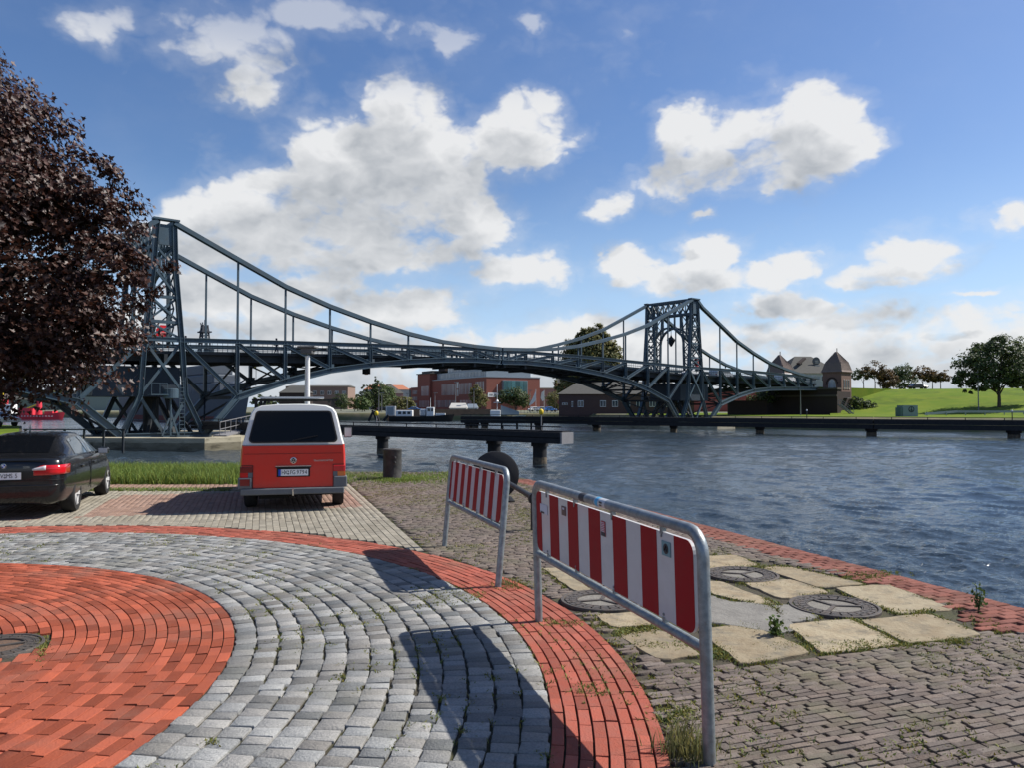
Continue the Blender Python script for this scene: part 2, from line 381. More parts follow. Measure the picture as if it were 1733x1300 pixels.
def copy_tree(o, parent=None):
    c = o.copy(); C.objects.link(c)
    if parent is not None: c.parent = parent
    for ch in list(o.children): copy_tree(ch, c)
    return c
def bevel(o, w=.01, seg=2):
    b = o.modifiers.new('bevel', 'BEVEL'); b.width = w; b.segments = seg; b.limit_method = 'ANGLE'; b.angle_limit = R(35)
    return o
def np_mesh(name, verts, faces, m, parent=None, rnd=None, smooth=False):
    """verts (N,3), faces (M,k) numpy -> one mesh; rnd (M,) becomes the face attribute the materials read"""
    me = bpy.data.meshes.new(name); k = faces.shape[1]
    me.vertices.add(len(verts)); me.vertices.foreach_set('co', verts.astype(np.float32).ravel())
    me.loops.add(faces.size); me.loops.foreach_set('vertex_index', faces.astype(np.int32).ravel())
    me.polygons.add(len(faces)); me.polygons.foreach_set('loop_start', np.arange(0, faces.size, k, dtype=np.int32))
    me.materials.append(m)
    if smooth: me.polygons.foreach_set('use_smooth', np.ones(len(faces), dtype=bool))
    me.update(calc_edges=True)
    if rnd is not None:
        a = me.attributes.new('rnd', 'FLOAT', 'FACE'); a.data.foreach_set('value', rnd.astype(np.float32))
    return link(name, me, parent)
def text(s, size, m, parent, loc, rot, name='lettering', ext=.002, align='CENTER', sx=1.0):
    cu = bpy.data.curves.new(name, 'FONT'); cu.body = s; cu.size = size; cu.extrude = ext; cu.align_x = align; cu.align_y = 'CENTER'; cu.resolution_u = 3
    o = bpy.data.objects.new(name, cu); C.objects.link(o)
    dg = bpy.context.evaluated_depsgraph_get(); me = bpy.data.meshes.new_from_object(o.evaluated_get(dg))
    bpy.data.objects.remove(o); bpy.data.curves.remove(cu)
    me.materials.clear(); me.materials.append(m)
    q = link(name, me, parent); q.location = loc; q.rotation_euler = rot; q.scale = (sx, 1, 1)
    return q
def inside(poly, x, y):
    c = False; n = len(poly)
    for i in range(n):
        x1, y1 = poly[i][0], poly[i][1]; x2, y2 = poly[(i + 1) % n][0], poly[(i + 1) % n][1]
        if (y1 > y) != (y2 > y) and x < (x2 - x1) * (y - y1) / (y2 - y1) + x1: c = not c
    return c
def in_view(x, y, z=0.0, m=260):
    if y < 3.0: return False
    px, py = to_px(x, y, z)
    return -m < px < W_PX + m and py < 1300 + m

# ------------------------------------------------------------------ paving: individual stones, the rest joined
def brick_mesh(name, lx, ly, h, bev, m, rough=0.0, seed=0, dome=0.0):
    """a block with bevelled or worn upper edge; origin at the centre of its top"""
    r = random.Random(seed); n = 8 if rough else 4
    if rough:
        c = .075
        out = [(-.5 + c * .6, -.5), (.5 - c * .6, -.5), (.5, -.5 + c), (.5, .5 - c), (.5 - c * .6, .5), (-.5 + c * .6, .5), (-.5, .5 - c), (-.5, -.5 + c)]
        out = [((x + r.uniform(-1, 1) * rough) * lx, (y + r.uniform(-1, 1) * rough) * ly) for x, y in out]
    else: out = [(-lx / 2, -ly / 2), (lx / 2, -ly / 2), (lx / 2, ly / 2), (-lx / 2, ly / 2)]
    b = MB(); vs = [(x, y, -h) for x, y in out] + [(x, y, -bev) for x, y in out]
    k = 1 - 2 * bev / min(lx, ly)
    vs += [(x * k, y * k, r.uniform(-1, 1) * rough * .035) for x, y in out]
    fs = [(i, (i + 1) % n, n + (i + 1) % n, n + i) for i in range(n)] + [(n + i, n + (i + 1) % n, 2 * n + (i + 1) % n, 2 * n + i) for i in range(n)]
    if dome:
        vs.append((0, 0, dome)); fs += [(2 * n + i, 2 * n + (i + 1) % n, 3 * n) for i in range(n)]
    else: fs.append(tuple(range(2 * n, 3 * n)))
    b.add(vs, fs)
    me = bpy.data.meshes.new(name); me.from_pydata(b.v, [], b.f); me.materials.append(m)
    if rough:
        me.polygons.foreach_set('use_smooth', [True] * len(b.f)); me.set_sharp_from_angle(angle=R(50))
    me.update(); return me
def lay(parent, pname, sname, pieces, meshes, m, limit=300):
    """pieces: (x, y, z, rotz, scale_x, scale_y, tilt_x, tilt_y); the nearest become objects of their own, the others one part"""
    pieces = [p for p in pieces if in_view(p[0], p[1])]
    vis = []
    for p in pieces:
        px, py = to_px(p[0], p[1]); ok = 0 <= px <= W_PX and py <= 1300
        vis.append((0 if ok else 1, p[1] ** 2 + p[0] ** 2 * .3))
    order = sorted(range(len(pieces)), key=lambda i: vis[i])
    for i in order[:limit]:
        p = pieces[i]; me = meshes[rng.randrange(len(meshes))]
        o = link(pname, me, parent); o.location = p[:3]; o.rotation_euler = (p[6], p[7], p[3]); o.scale = (p[4], p[5], 1)
    rest = [pieces[i] for i in order[limit:]]
    if not rest: return
    V, Fq, Rn, base = [], {3: [], 4: [], 8: []}, {3: [], 4: [], 8: []}, 0
    tv = [np.array([v.co[:] for v in me.vertices]) for me in meshes]
    tf = [[tuple(p.vertices) for p in me.polygons] for me in meshes]
    for p in rest:
        k = rng.randrange(len(meshes)); v = tv[k] * np.array([p[4], p[5], 1.0])
        rt = np.array(Euler((p[6], p[7], p[3])).to_matrix())
        V.append(v @ rt.T + np.array(p[:3])); q = rng.random()
        for f in tf[k]:
            if len(f) == 8: 
                fl = [(f[0], f[1], f[2], f[3]), (f[0], f[3], f[4], f[7]), (f[4], f[5], f[6], f[7])]
            else: fl = [f]
            for g in fl: 
                g = g if len(g) == 4 else (g[0], g[1], g[2], g[2])
                Fq[4].append((g[0] + base, g[1] + base, g[2] + base, g[3] + base)); Rn[4].append(q)
        base += len(v)
    Fa = np.array(Fq[4]); Ra = np.array(Rn[4]); Va = np.concatenate(V)
    tri = Fa[:, 2] == Fa[:, 3]
    T = np.concatenate([Fa[:, :3], Fa[~tri][:, [0, 2, 3]]]); Rt = np.concatenate([Ra, Ra[~tri]])
    o = np_mesh(sname, Va, T, m, parent, Rt); tag(o, kind='stuff')
    return o

# ================================================================== SETTING: quay, paving, water, far shore
WATER_Z = -1.6
EA, EB = G(1733, 1030), G(880, 808)                        # the quay edge on the right
edir = (EB - EA).normalized(); eperp = Vector((edir.y, -edir.x, 0))   # along the edge, and outwards over the water
def edge_dist(x, y): return -((Vector((x, y, 0)) - EA).dot(eperp))     # metres inside the quay edge
e0 = EA - edir * 80
QUAY = [(e0.x, e0.y), (EB.x, EB.y), (EB.x - .6, 22.4), (-13.4, 22.9), (-17.6, 31.8), (-20.6, 32.4), (-47.8, 75), (-62, 86), (-130, 86), (-130, -70)]
b = MB(); b.prism(QUAY, -2.4, -.024); b.mi = [1 if i != 1 else 0 for i in range(len(b.f))]
quay = tag(b.build('quay_ground', [M['soil'], M['dkbrick']]), kind='structure')

CC = Vector((-6.46, 4.94, 0)); R1, R2, R3 = 4.42, 6.70, 7.35
LA, LB = G(600, 828), G(729, 941); ldir = (LB - LA).normalized(); lperp = Vector((-ldir.y, ldir.x, 0))
if lperp.x < 0: lperp = -lperp                              # towards the dark clinker
def side(x, y): return (Vector((x, y, 0)) - LA).dot(lperp)

def c5(x, y): return G(900 + x * .4807, 860 + y * .4807)
SLABS = [
 ([(585, 172), (718, 168), (800, 203), (628, 222)], 0), ([(798, 207), (905, 204), (1170, 270), (1010, 284)], 0),
 ([(742, 264), (908, 253), (1048, 298), (880, 318)], 0), ([(600, 262), (668, 262), (858, 332), (800, 342), (620, 300)], 0),
 ([(610, 306), (690, 330), (836, 344), (940, 428), (856, 440), (600, 400)], 1), ([(846, 345), (920, 340), (1018, 384), (912, 404)], 1),
 ([(1062, 286), (1248, 273), (1490, 354), (1285, 371)], 0), ([(1148, 396), (1398, 371), (1588, 446), (1332, 480)], 0),
 ([(898, 412), (1118, 391), (1305, 477), (1025, 514)], 0), ([(585, 428), (765, 411), (985, 510), (735, 553)], 0),
 ([(308, 446), (462, 421), (600, 520), (438, 534)], 0), ([(222, 380), (368, 366), (425, 412), (285, 424)], 0),
 ([(36, 214), (98, 210), (208, 290), (150, 298)], 0), ([(-30, 205), (30, 206), (120, 300), (70, 300)], 1)]
SLABG = [([c5(*p) for p in q], g) for q, g in SLABS[:-1]]
def ell(px, py, r): return (G(px, py), r)
HOLES = [ell(1256, 973, .40), ell(1412, 1027, .41), ell(1018, 1017, .40), ell(-6, 1096, .33)]
PATCH = [G(1560, 1036), G(1688, 1072), G(1800, 1066), G(1800, 1020), G(1650, 1012)]
SLABHULL = [c5(*p) for p in [(600, 160), (905, 198), (1250, 268), (1500, 354), (1600, 448), (1030, 522), (735, 558), (430, 540), (215, 385), (320, 366), (600, 300)]]
def blocked(x, y, grow=1.0):
    if inside(SLABHULL, x, y): return True
    for (c, r) in HOLES:
        if (x - c.x) ** 2 + (y - c.y) ** 2 < (r + .05) ** 2: return True
    for q, g in SLABG:
        if inside(q, x, y): return True
    return False

# --- circle of red bricks
me_r = [brick_mesh('brick', .206, .079, .05, .0015, M['redbrick'], seed=i) for i in range(2)]
circ = tag(MB().prism([(CC.x + 4.43 * math.cos(t * PI / 40), CC.y + 4.43 * math.sin(t * PI / 40)) for t in range(80)], -.04, -.018).build('red_brick_circle', M['soil']), kind='structure')
pc = []
r = R1 - .045 - 49 * .0868 - .0
while r < R1 - .03:
    n = max(6, int(2 * PI * r / .209)); o = rng.random()
    for i in range(n):
        a = 2 * PI * (i + o) / n + rng.uniform(-.003, .003); x, y = CC.x + r * math.cos(a), CC.y + r * math.sin(a)
        if not blocked(x, y): pc.append((x, y, rng.uniform(-.003, .002), a + PI / 2, 2 * PI * r / n / .2130, 1, rng.gauss(0, .010), rng.gauss(0, .006)))
    r = r + .0868 if r < R1 - .16 or r > R1 - .05 else R1 - .045
lay(circ, 'brick', 'brick_courses', pc, me_r, M['redbrick'])
# --- ring of granite setts
me_c = [brick_mesh('cobble', .158, .113, .07, .0045, M['cobble'], rough=.045, seed=10 + i, dome=.002) for i in range(7)]
ring = tag(MB().prism([(CC.x + 6.7 * math.cos(t * PI / 48), CC.y + 6.7 * math.sin(t * PI / 48)) for t in range(96)], -.06, -.0225).build('cobblestone_ring', M['soil']), kind='structure')
pc = []; nrow = 13; pitch = (R2 - R1) / nrow
for k in range(nrow):
    r = R1 + (k + .5) * pitch; a = a_0 = 2.6 + rng.random()
    while a < a_0 + 2 * PI - .02:
        w = rng.uniform(.095, .152); da = w / r
        x, y = CC.x + (r + rng.gauss(0, .005)) * math.cos(a + da / 2), CC.y + (r + rng.gauss(0, .005)) * math.sin(a + da / 2)
        pc.append((x, y, rng.uniform(-.005, .003), a + da / 2 + rng.gauss(0, .03), pitch / .172, (w - .005) / .113, rng.gauss(0, .014), rng.gauss(0, .014)))
        a += da
lay(ring, 'cobble', 'cobble_courses', pc, me_c, M['cobble'])
# --- red band round it
me_b = [brick_mesh('brick', .222, .071, .05, .0018, M['bandbrick'], seed=30 + i) for i in range(2)]
band = tag(MB().prism([(CC.x + 7.36 * math.cos(t * PI / 48), CC.y + 7.36 * math.sin(t * PI / 48)) for t in range(96)], -.07, -.0235).build('red_brick_band', M['soil']), kind='structure')
pc = []; nb = 8; pb = (R3 - R2) / nb
for k in range(nb):
    r = R2 + (k + .5) * pb; n = int(2 * PI * r / .228); o = rng.random()
    for i in range(n):
        a = 2 * PI * (i + o) / n; x, y = CC.x + r * math.cos(a), CC.y + r * math.sin(a)
        pc.append((x, y, rng.uniform(-.004, .003), a + PI / 2, 1.0, pb / .081 * rng.uniform(.93, 1.02), rng.gauss(0, .02), rng.gauss(0, .008)))
lay(band, 'brick', 'brick_courses', pc, me_b, M['bandbrick'])

# --- dark clinker field, rows square to the quay edge
rowd = eperp; cold = edir
ang = math.atan2(rowd.y, rowd.x)
me_k = [brick_mesh('brick', .165, .0465, .05, .002, M['clinker'], rough=0, seed=40 + i) for i in range(3)]
fieldpoly = [(e0.x, e0.y), (EB.x, EB.y), (EB.x - .6, 22.4), (-8, 22.6), (-3.5, 18), (-1.2, 11), (1.2, 6), (1.2, -70)]
clk = tag(MB().prism(fieldpoly, -.05, -.021).build('dark_brick_paving', M['soil']), kind='structure')
pc, pborder = [], []
for j in range(-136, 400):
    off = rng.random() * .17
    for i in range(-148, 9):
        p = EA + cold * (j * .0500) + rowd * (i * .1695 + off - .12)
        x, y = p.x, p.y
        if y < 3 or y > 22.4: continue
        ed = edge_dist(x, y)
        if ed < .50 or side(x, y) < .06 or (p - CC).length < R3 + .06 or blocked(x, y): continue
        if y > 20.6 and x < -.2 and rng.random() < (y - 20.6) * .5: continue
        if inside(PATCH, x, y): continue
        wob = math.sin(x * 1.3 + y * .7) * .012
        pc.append((x + rng.gauss(0, .006), y + wob + rng.gauss(0, .004), rng.uniform(-.006, .003) , ang + rng.gauss(0, .018), rng.uniform(.86, 1.0), rng.uniform(.88, 1.02), rng.gauss(0, .017), rng.gauss(0, .010)))
lay(clk, 'brick', 'brick_courses', pc, me_k, M['clinker'])
# --- red brick border along the edge, with its edge beam
me_q = [brick_mesh('brick', .218, .082, .06, .005, M['edgebrick'], seed=50 + i) for i in range(2)]
bq = MB(); qa, qb = e0, EB
bq.add([*(tuple((p - eperp * d)[:2]) + (z,) for p in (qa, qb) for d in (.50, -.03) for z in (-.06, -.019))], [(0, 1, 3, 2), (4, 6, 7, 5), (1, 5, 7, 3), (0, 2, 6, 4), (0, 4, 5, 1), (2, 3, 7, 6)])
border = tag(bq.build('quay_edge_border', M['soil']), kind='structure')
pc = []
for j in range(-60, 152):
    off = .11 if j % 2 else 0
    for i in range(3):
        d = .40 - i * .224 + off
        if d > .52: continue
        p = EA + cold * (j * .089) - eperp * (d)
        if d < .09: p = EA + cold * (j * .089) - eperp * .085
        pc.append((p.x, p.y, rng.uniform(-.004, .004), ang + rng.gauss(0, .008), .93 if d > .09 else .8, .97, rng.gauss(0, .012), rng.gauss(0, .008)))
for j in range(-30, 60):
    for i in range(-14, 14):
        p = EA + cold * (j * .089) + rowd * (i * .226 + (.11 if j % 2 else 0))
        if inside(PATCH, p.x, p.y) and edge_dist(p.x, p.y) > .52 and not blocked(p.x, p.y):
            pc.append((p.x, p.y, rng.uniform(-.006, .004), ang + rng.gauss(0, .01), .98, .95, rng.gauss(0, .02), rng.gauss(0, .01)))
lay(border, 'brick', 'brick_courses', pc, me_q, M['edgebrick'])

# --- parking place: grey concrete pavers with reddish bays
me_p = [brick_mesh('paver', .197, .098, .05, .004, M['paver'], seed=60 + i) for i in range(2)]
me_y = [brick_mesh('paver', .197, .098, .05, .004, M['bayred'], seed=62 + i) for i in range(2)]
BAY1 = [G(612, 858), G(129, 877), G(203, 839), G(588, 830)]; BAY2 = [G(66, 880), G(-600, 905), G(-430, 845), G(150, 841)]
parkpoly = [(-14.5, 11), (-6, 12.2), (-1, 9.2), (-.85, 9.6), (LA.x, LA.y), (-4.4, 22.3), (-14.5, 22.6)]
park = tag(MB().prism([(-14.6, 9), (-7, 9), (-1.2, 9), (-1.0, 10.2), (LA.x + .05, LA.y), (-4.6, 18.8), (-14.6, 18.8)], -.05, -.020).build('parking_pavement', M['soil']), kind='structure')
pg, pr_ = [], []
la = math.atan2(ldir.y, ldir.x)
for j in range(0, 170):
    off = .103 if j % 2 else 0
    for i in range(-75, 75):
        p = LA - lperp * (j * .1035 + .06) + ldir * (i * .206 + off)
        x, y = p.x, p.y
        if y > 18.7 or y < 4 or x < -14.4 or (p - CC).length < R3 + .05: continue
        if 17.3 < y < 17.62 and x < -6: continue
        red = inside(BAY1, x, y) or inside(BAY2, x, y) or (y > 17.6 and x < -5.2)
        (pr_ if red else pg).append((x, y, rng.uniform(-.003, .003), la + rng.gauss(0, .006), 1, 1, rng.gauss(0, .01), rng.gauss(0, .008)))
lay(park, 'paver', 'paver_courses', pg, me_p, M['paver'])
lay(park, 'paver', 'bay_paver_courses', pr_, me_y, M['bayred'], 260)
kb = MB(); kb.box((-10.4, 17.46, -.03), (8.6, .14, .10)); tag(kb.build('kerb_stone', M['paver']), kind='structure')

# --- sandstone slabs with worn edges
slabs = tag(MB().prism([tuple(c5(*p)[:2]) for p in [(20, 205), (600, 160), (905, 198), (1250, 268), (1500, 354), (1600, 448), (735, 560), (430, 540), (215, 385), (150, 300)]], -.04, -.0195).build('slab_paving', M['soil']), kind='structure')
for q, g in SLABG:
    cx = sum(p.x for p in q) / len(q); cy = sum(p.y for p in q) / len(q); n = len(q)
    out = []
    for i in range(n):
        a, c = q[i], q[(i + 1) % n]; e = (c - a); pn = Vector((-e.y, e.x, 0)).normalized()
        for k in range(7):
            t = k / 7 + (.03 if k == 0 else 0); p = a + e * t
            p = p.lerp(Vector((cx, cy, 0)), -.022 + (.02 if k == 0 else 0)) + pn * rng.gauss(0, .008)
            out.append((p.x - cx, p.y - cy))
    b = MB(); k = len(out); h0 = rng.uniform(.001, .008)
    vs = [(x, y, -.05) for x, y in out] + [(x, y, h0 - .007 + rng.gauss(0, .002)) for x, y in out] + [(x * .985, y * .985, h0) for x, y in out]
    fs = []
    for l in range(2): fs += [(l * k + i, l * k + (i + 1) % k, (l + 1) * k + (i + 1) % k, (l + 1) * k + i) for i in range(k)]
    fs.append(tuple(range(2 * k, 3 * k)))
    b.add(vs, fs); o = b.build('slab', M['slabgrey' if g else 'slab'], slabs, smooth=True, angle=22); o.location = (cx, cy, 0); o.rotation_euler = (rng.gauss(0, .008), rng.gauss(0, .008), 0)

# --- lawn on the left quay
lw = MB(); lw.prism([(-13.5, 22.7), (-17.7, 31.6), (-20.7, 32.2), (-47.9, 74.8), (-62, 85.8), (-129, 85.8), (-129, 12), (-14.7, 12), (-14.7, 18.75), (-4.7, 18.75), (-4.7, 22.3)], -.06, -.012)
tag(lw.build('lawn_left', M['lawn']), kind='structure')

# --- water: real wind waves, finer near the camera
NU, NV = 760, 760
us = np.linspace(-1.05, 1.05, NU); ys = np.exp(np.linspace(math.log(6.5), math.log(420), NV))
U, Y = np.meshgrid(us, ys); Xw = U * Y
sp_ = np.maximum(Y * (us[1] - us[0]), Y * math.log(420 / 6.5) / NV)
Z = np.zeros_like(Y); DX = np.zeros_like(Y); DY = np.zeros_like(Y)
wind = math.atan2(-.75, -.65)
for i in range(74):
    lam = .20 * (8.0 / .20) ** (nrng.random() ** 1.2); th = wind + nrng.normal(0, .62); kk = 2 * PI / lam
    amp = .0102 * lam ** .6 * nrng.uniform(.5, 1.2) * (1 if lam < 1.4 else (.62 if lam < 2.6 else .25)); ph = nrng.uniform(0, 2 * PI)
    att = np.clip((lam / sp_ - 2.2) / 2.0, 0, 1)
    kx, ky = kk * math.cos(th), kk * math.sin(th)
    gust = 1 + .55 * np.sin(Xw * kx * .071 + Y * ky * .083 + ph * 3) * np.sin(Xw * .21 - Y * .17 + ph)
    arg = Xw * kx + Y * ky + ph
    Z += amp * gust * att * np.cos(arg); DX -= .7 * amp * gust * att * math.cos(th) * np.sin(arg); DY -= .7 * amp * gust * att * math.sin(th) * np.sin(arg)
V = np.stack([Xw + DX, Y + DY, WATER_Z + Z], -1).reshape(-1, 3)
idx = np.arange(NU * NV).reshape(NV, NU)
Fw = np.stack([idx[:-1, :-1], idx[:-1, 1:], idx[1:, 1:], idx[1:, :-1]], -1).reshape(-1, 4)
wm = bpy.data.materials.new('harbour_water'); wm.use_nodes = True; t = wm.node_tree; bs = t.nodes['Principled BSDF']
bs.inputs['Base Color'].default_value = (.028, .042, .054, 1); bs.inputs['Roughness'].default_value = .09; bs.inputs['IOR'].default_value = 1.33; bs.inputs['Specular IOR Level'].default_value = .5
gp = t.nodes.new('ShaderNodeNewGeometry'); pos = X(gp.outputs['Position'], t)
pw = vv(t, 'MULTIPLY', pos, (.8, 1.0, 1))
h1 = noise(t, pw, 4.2, 4, .6); h2 = noise(t, pw, .95, 4, .6); h3 = noise(t, pw, 13.0, 3, .6)
patchn = noise(t, pos, .055, 3, .5).smooth(.35, .68) * .9 + .6
hh = (h1 * .066 + h2 * .06 + h3 * .018) * patchn
bn = t.nodes.new('ShaderNodeBump'); bn.inputs['Strength'].default_value = 1.0; bn.inputs['Distance'].default_value = .9
t.links.new(hh.s, bn.inputs['Height']); t.links.new(bn.outputs[0], bs.inputs['Normal'])
water = np_mesh('water', V, Fw, wm, smooth=True); tag(water, kind='structure')

# --- far shore: one sheet out to the horizon with its bank down to the water
FZ = .25
def terrain(name, rows, m):
    """rows of (x, y, z), joined one to the next"""
    b = MB(); n = len(rows[0]); vs = [p for r in rows for p in r]
    b.add(vs, [(j * n + i, j * n + i + 1, (j + 1) * n + i + 1, (j + 1) * n + i) for j in range(len(rows) - 1) for i in range(n - 1)])
    return tag(b.build(name, m, smooth=True), kind='structure')
SHORE = [(-420, 300), (-190, 250), (-110, 231), (-70, 212), (-48, 190), (-15, 184), (12, 180), (22, 150), (33, 121), (46, 112), (60, 105), (90, 92), (140, 74)]
def out_(p, d): 
    v = Vector((p[0], p[1], 0)); n = (v - Vector((0, 40, 0))).normalized(); return v + n * d
rowsf = [[(p[0], p[1], WATER_Z - .6) for p in SHORE], [(*out_(p, .6)[:2], -.2) for p in SHORE], [(*out_(p, 2.2)[:2], FZ) for p in SHORE], [(*out_(p, 60)[:2], FZ) for p in SHORE], [(*out_(p, 700)[:2], FZ - .2) for p in SHORE], [(*out_(p, 4500)[:2], FZ - 4) for p in SHORE]]
terrain('far_shore', rowsf[2:], M['farground']); terrain('shore_bank', rowsf[:3], M['rough_bank'])
# grass dyke on the right
def dyk(px, yf, yc):   # foot and crest of the dyke in one direction
    a = D(px, 698, yf); c = D(px, 657, yc); return (a.x, a.y, .30), (c.x, c.y, 5.75)
cols = [dyk(px, 141 - (px - 1420) * .055, 176 - (px - 1420) * .05) for px in range(1405, 1960, 30)]
rows_d = []
for k, (tt, zz) in enumerate([(-.42, -.02), (0, .02), (.12, .05), (.35, .30), (.6, .62), (.85, .93), (1.0, 1.0), (1.5, 1.03), (4.0, 1.0)]):
    rows_d.append([(a[0] + (c[0] - a[0]) * tt, a[1] + (c[1] - a[1]) * tt, .30 + 5.45 * zz + (rng.gauss(0, .05) if .1 < tt < .9 else 0)) for a, c in cols])
terrain('grass_bank', rows_d, M['lawn'])
rows_l = [[(*out_(p, 2.3)[:2], FZ + .012) for p in SHORE[7:]], [(*out_(p, 24)[:2], FZ + .014) for p in SHORE[7:]], [(*out_(p, 60)[:2], FZ + .016) for p in SHORE[7:]]]
terrain('shore_lawn', rows_l, M['lawn'])

# ================================================================== PLANTS
def blades(name, pts, m, hmin, hmax, w, lean=.5, parent=None, nb=1, spread=.03, seg2=True):
    """pts: roots; grass blades, two triangles-pairs each"""
    n = len(pts) * nb; P = np.repeat(np.array(pts, float), nb, 0); P[:, :2] += nrng.normal(0, spread, (n, 2))
    h = nrng.uniform(hmin, hmax, n); a = nrng.uniform(0, 2 * PI, n); l = np.abs(nrng.normal(0, lean, n)) * h
    d = np.stack([np.cos(a), np.sin(a), 0 * a], 1); b2 = nrng.uniform(0, 2 * PI, n); s = np.stack([np.cos(b2), np.sin(b2), 0 * a], 1) * w / 2 * nrng.uniform(.6, 1.3, n)[:, None]
    up = np.array([0, 0, 1.0])
    mid = P + d * (l * .35)[:, None] + up * (h * .6)[:, None]; tip = P + d * l[:, None] + up * h[:, None]
    Vv = np.stack([P - s, P + s, mid + s * .75, mid - s * .75, tip], 1).reshape(-1, 3); o = np.arange(n)[:, None] * 5
    T = np.concatenate([o + [0, 1, 2], o + [0, 2, 3], o + [3, 2, 4]], 0); rn = nrng.random(n)
    return np_mesh(name, Vv, T, m, parent, np.concatenate([rn] * 3))
STAR = [(0, -.06), (.36, -.10), (.28, .12), (.56, .24), (.22, .40), (0, .92), (-.22, .40), (-.56, .24), (-.28, .12), (-.36, -.10)]
def leaf_cloud(name, cen, nor, size, m, shape='quad', parent=None, kind=None):
    """one leaf face fan per centre; nor = preferred facing, jittered"""
    n = len(cen); nv = nor + nrng.normal(0, .55, (n, 3)); nv /= np.linalg.norm(nv, axis=1)[:, None] + 1e-9
    t = np.cross(nv, nrng.normal(0, 1, (n, 3))); t /= np.linalg.norm(t, axis=1)[:, None] + 1e-9; b_ = np.cross(nv, t)
    s = size * nrng.uniform(.65, 1.25, n)
    if shape == 'star': pts = np.array(STAR); fold = np.abs(pts[:, 0]) * .35
    elif shape == 'oval': pts = np.array([(0, -.5), (.3, -.1), (.24, .25), (0, .55), (-.24, .25), (-.3, -.1)]); fold = np.abs(pts[:, 0]) * .4
    else: pts = np.array([(-.4, -.5), (.45, -.4), (.35, .5), (-.4, .45)]); fold = np.array([0, .15, 0, .15])
    k = len(pts)
    Vv = cen[:, None, :] + s[:, None, None] * (pts[None, :, 0, None] * t[:, None, :] + pts[None, :, 1, None] * b_[:, None, :] + fold[None, :, None] * nv[:, None, :])
    if shape == 'star':
        ce = cen + b_ * (s * .2)[:, None]; Vv = np.concatenate([Vv, ce[:, None, :]], 1); kk = k + 1
        loc = np.array([(i, (i + 1) % k, k) for i in range(k)])
    elif shape == 'oval': kk = k; loc = np.array([(0, 1, 5), (1, 2, 4), (1, 4, 5), (2, 3, 4)])
    else: kk = k; loc = np.array([(0, 1, 2), (0, 2, 3)])
    T = (np.arange(n)[:, None, None] * kk + loc[None]).reshape(-1, 3); rn = np.repeat(nrng.random(n), len(loc))
    o = np_mesh(name, Vv.reshape(-1, 3), T, m, parent, rn)
    if kind: tag(o, kind=kind)
    return o
def crown_points(blobs, n, clump, shell=.55, sd=.15):
    """leaf centres gathered in clumps spread through ellipsoids (cx, cy, cz, rx, ry, rz)"""
    vol = np.array([(q[3] * q[4] * q[5]) ** .75 for q in blobs]); pr = vol / vol.sum()
    ncl = max(8, n // clump); which = nrng.choice(len(blobs), ncl, p=pr); B = np.array(blobs)[which]
    d = nrng.normal(0, 1, (ncl, 3)); d /= np.linalg.norm(d, axis=1)[:, None]; rad = shell + (1 - shell) * nrng.random(ncl) ** .6
    cc = B[:, :3] + d * B[:, 3:6] * rad[:, None]
    per = nrng.poisson(clump, ncl); idx = np.repeat(np.arange(ncl), per); size = B[idx, 3:6].mean(1)
    off = np.clip(nrng.normal(0, 1, (len(idx), 3)), -1.9, 1.9) * (size * sd)[:, None]; off[:, 2] *= .65
    p = cc[idx] + off; nn = p - B[idx, :3]; nn /= np.linalg.norm(nn, axis=1)[:, None] + 1e-6; nn[:, 2] += .5
    return p, nn
def limbs(b, base, h, r, tips, n=7, twig=.38):
    """tapered trunk and curved limbs to the given tips"""
    top = Vector(base) + Vector((rng.uniform(-.03, .03) * h, 0, h))
    b.tube([base, Vector(base).lerp(top, .08), Vector(base).lerp(top, .5) + Vector((rng.uniform(-.02, .02) * h, 0, 0)), top], [r * 1.35, r, r * .8, r * .55], n)
    for tp in tips:
        tp = Vector(tp); s = Vector(base).lerp(top, rng.uniform(.55, .98)); mid = s.lerp(tp, .5) + Vector((0, 0, .12 * (tp - s).length))
        b.tube([s, mid, tp], [r * .42, r * .26, r * .06], 5)
        for _ in range(3):
            q = s.lerp(tp, rng.uniform(.4, .9)); L = (tp - s).length * twig
            e = q + Vector((rng.uniform(-1, 1), rng.uniform(-1, 1), rng.uniform(-.2, .8))) * L
            b.tube([q, e], [r * .14, r * .03], 4)
def tree(label, loc, height, blobs, m, n=5000, clump=26, leaf=.35, trunk_h=None, trunk_r=.2, group=None, shape='quad', shell=.5, name='tree', kindc=None):
    t = thing(name, label, 'tree', loc, 0, group); b = MB()
    tips = [(q[0] * .9 + rng.uniform(-.2, .2), q[1] * .9, q[2] + q[5] * rng.uniform(-.2, .5)) for q in blobs]
    limbs(b, (0, 0, -.2), trunk_h or height * .4, trunk_r, tips); b.build('trunk', M['bark'], t, smooth=True)
    p, nn = crown_points(blobs, n, clump, shell); leaf_cloud('crown', p, nn, leaf, m, shape, t)
    return t
def bush(label, loc, blobs, m, n=1200, leaf=.25, group=None, name='bush'):
    t = thing(name, label, 'bush', loc, 0, group); b = MB()
    for q in blobs: b.tube([(0, 0, -.1), (q[0] * .5, q[1] * .5, q[2] * .6), (q[0], q[1], q[2])], [.05, .035, .012], 5)
    b.build('stem', M['bark'], t); p, nn = crown_points(blobs, n, 20, .4); leaf_cloud('crown', p, nn, leaf, m, 'quad', t)
    return t

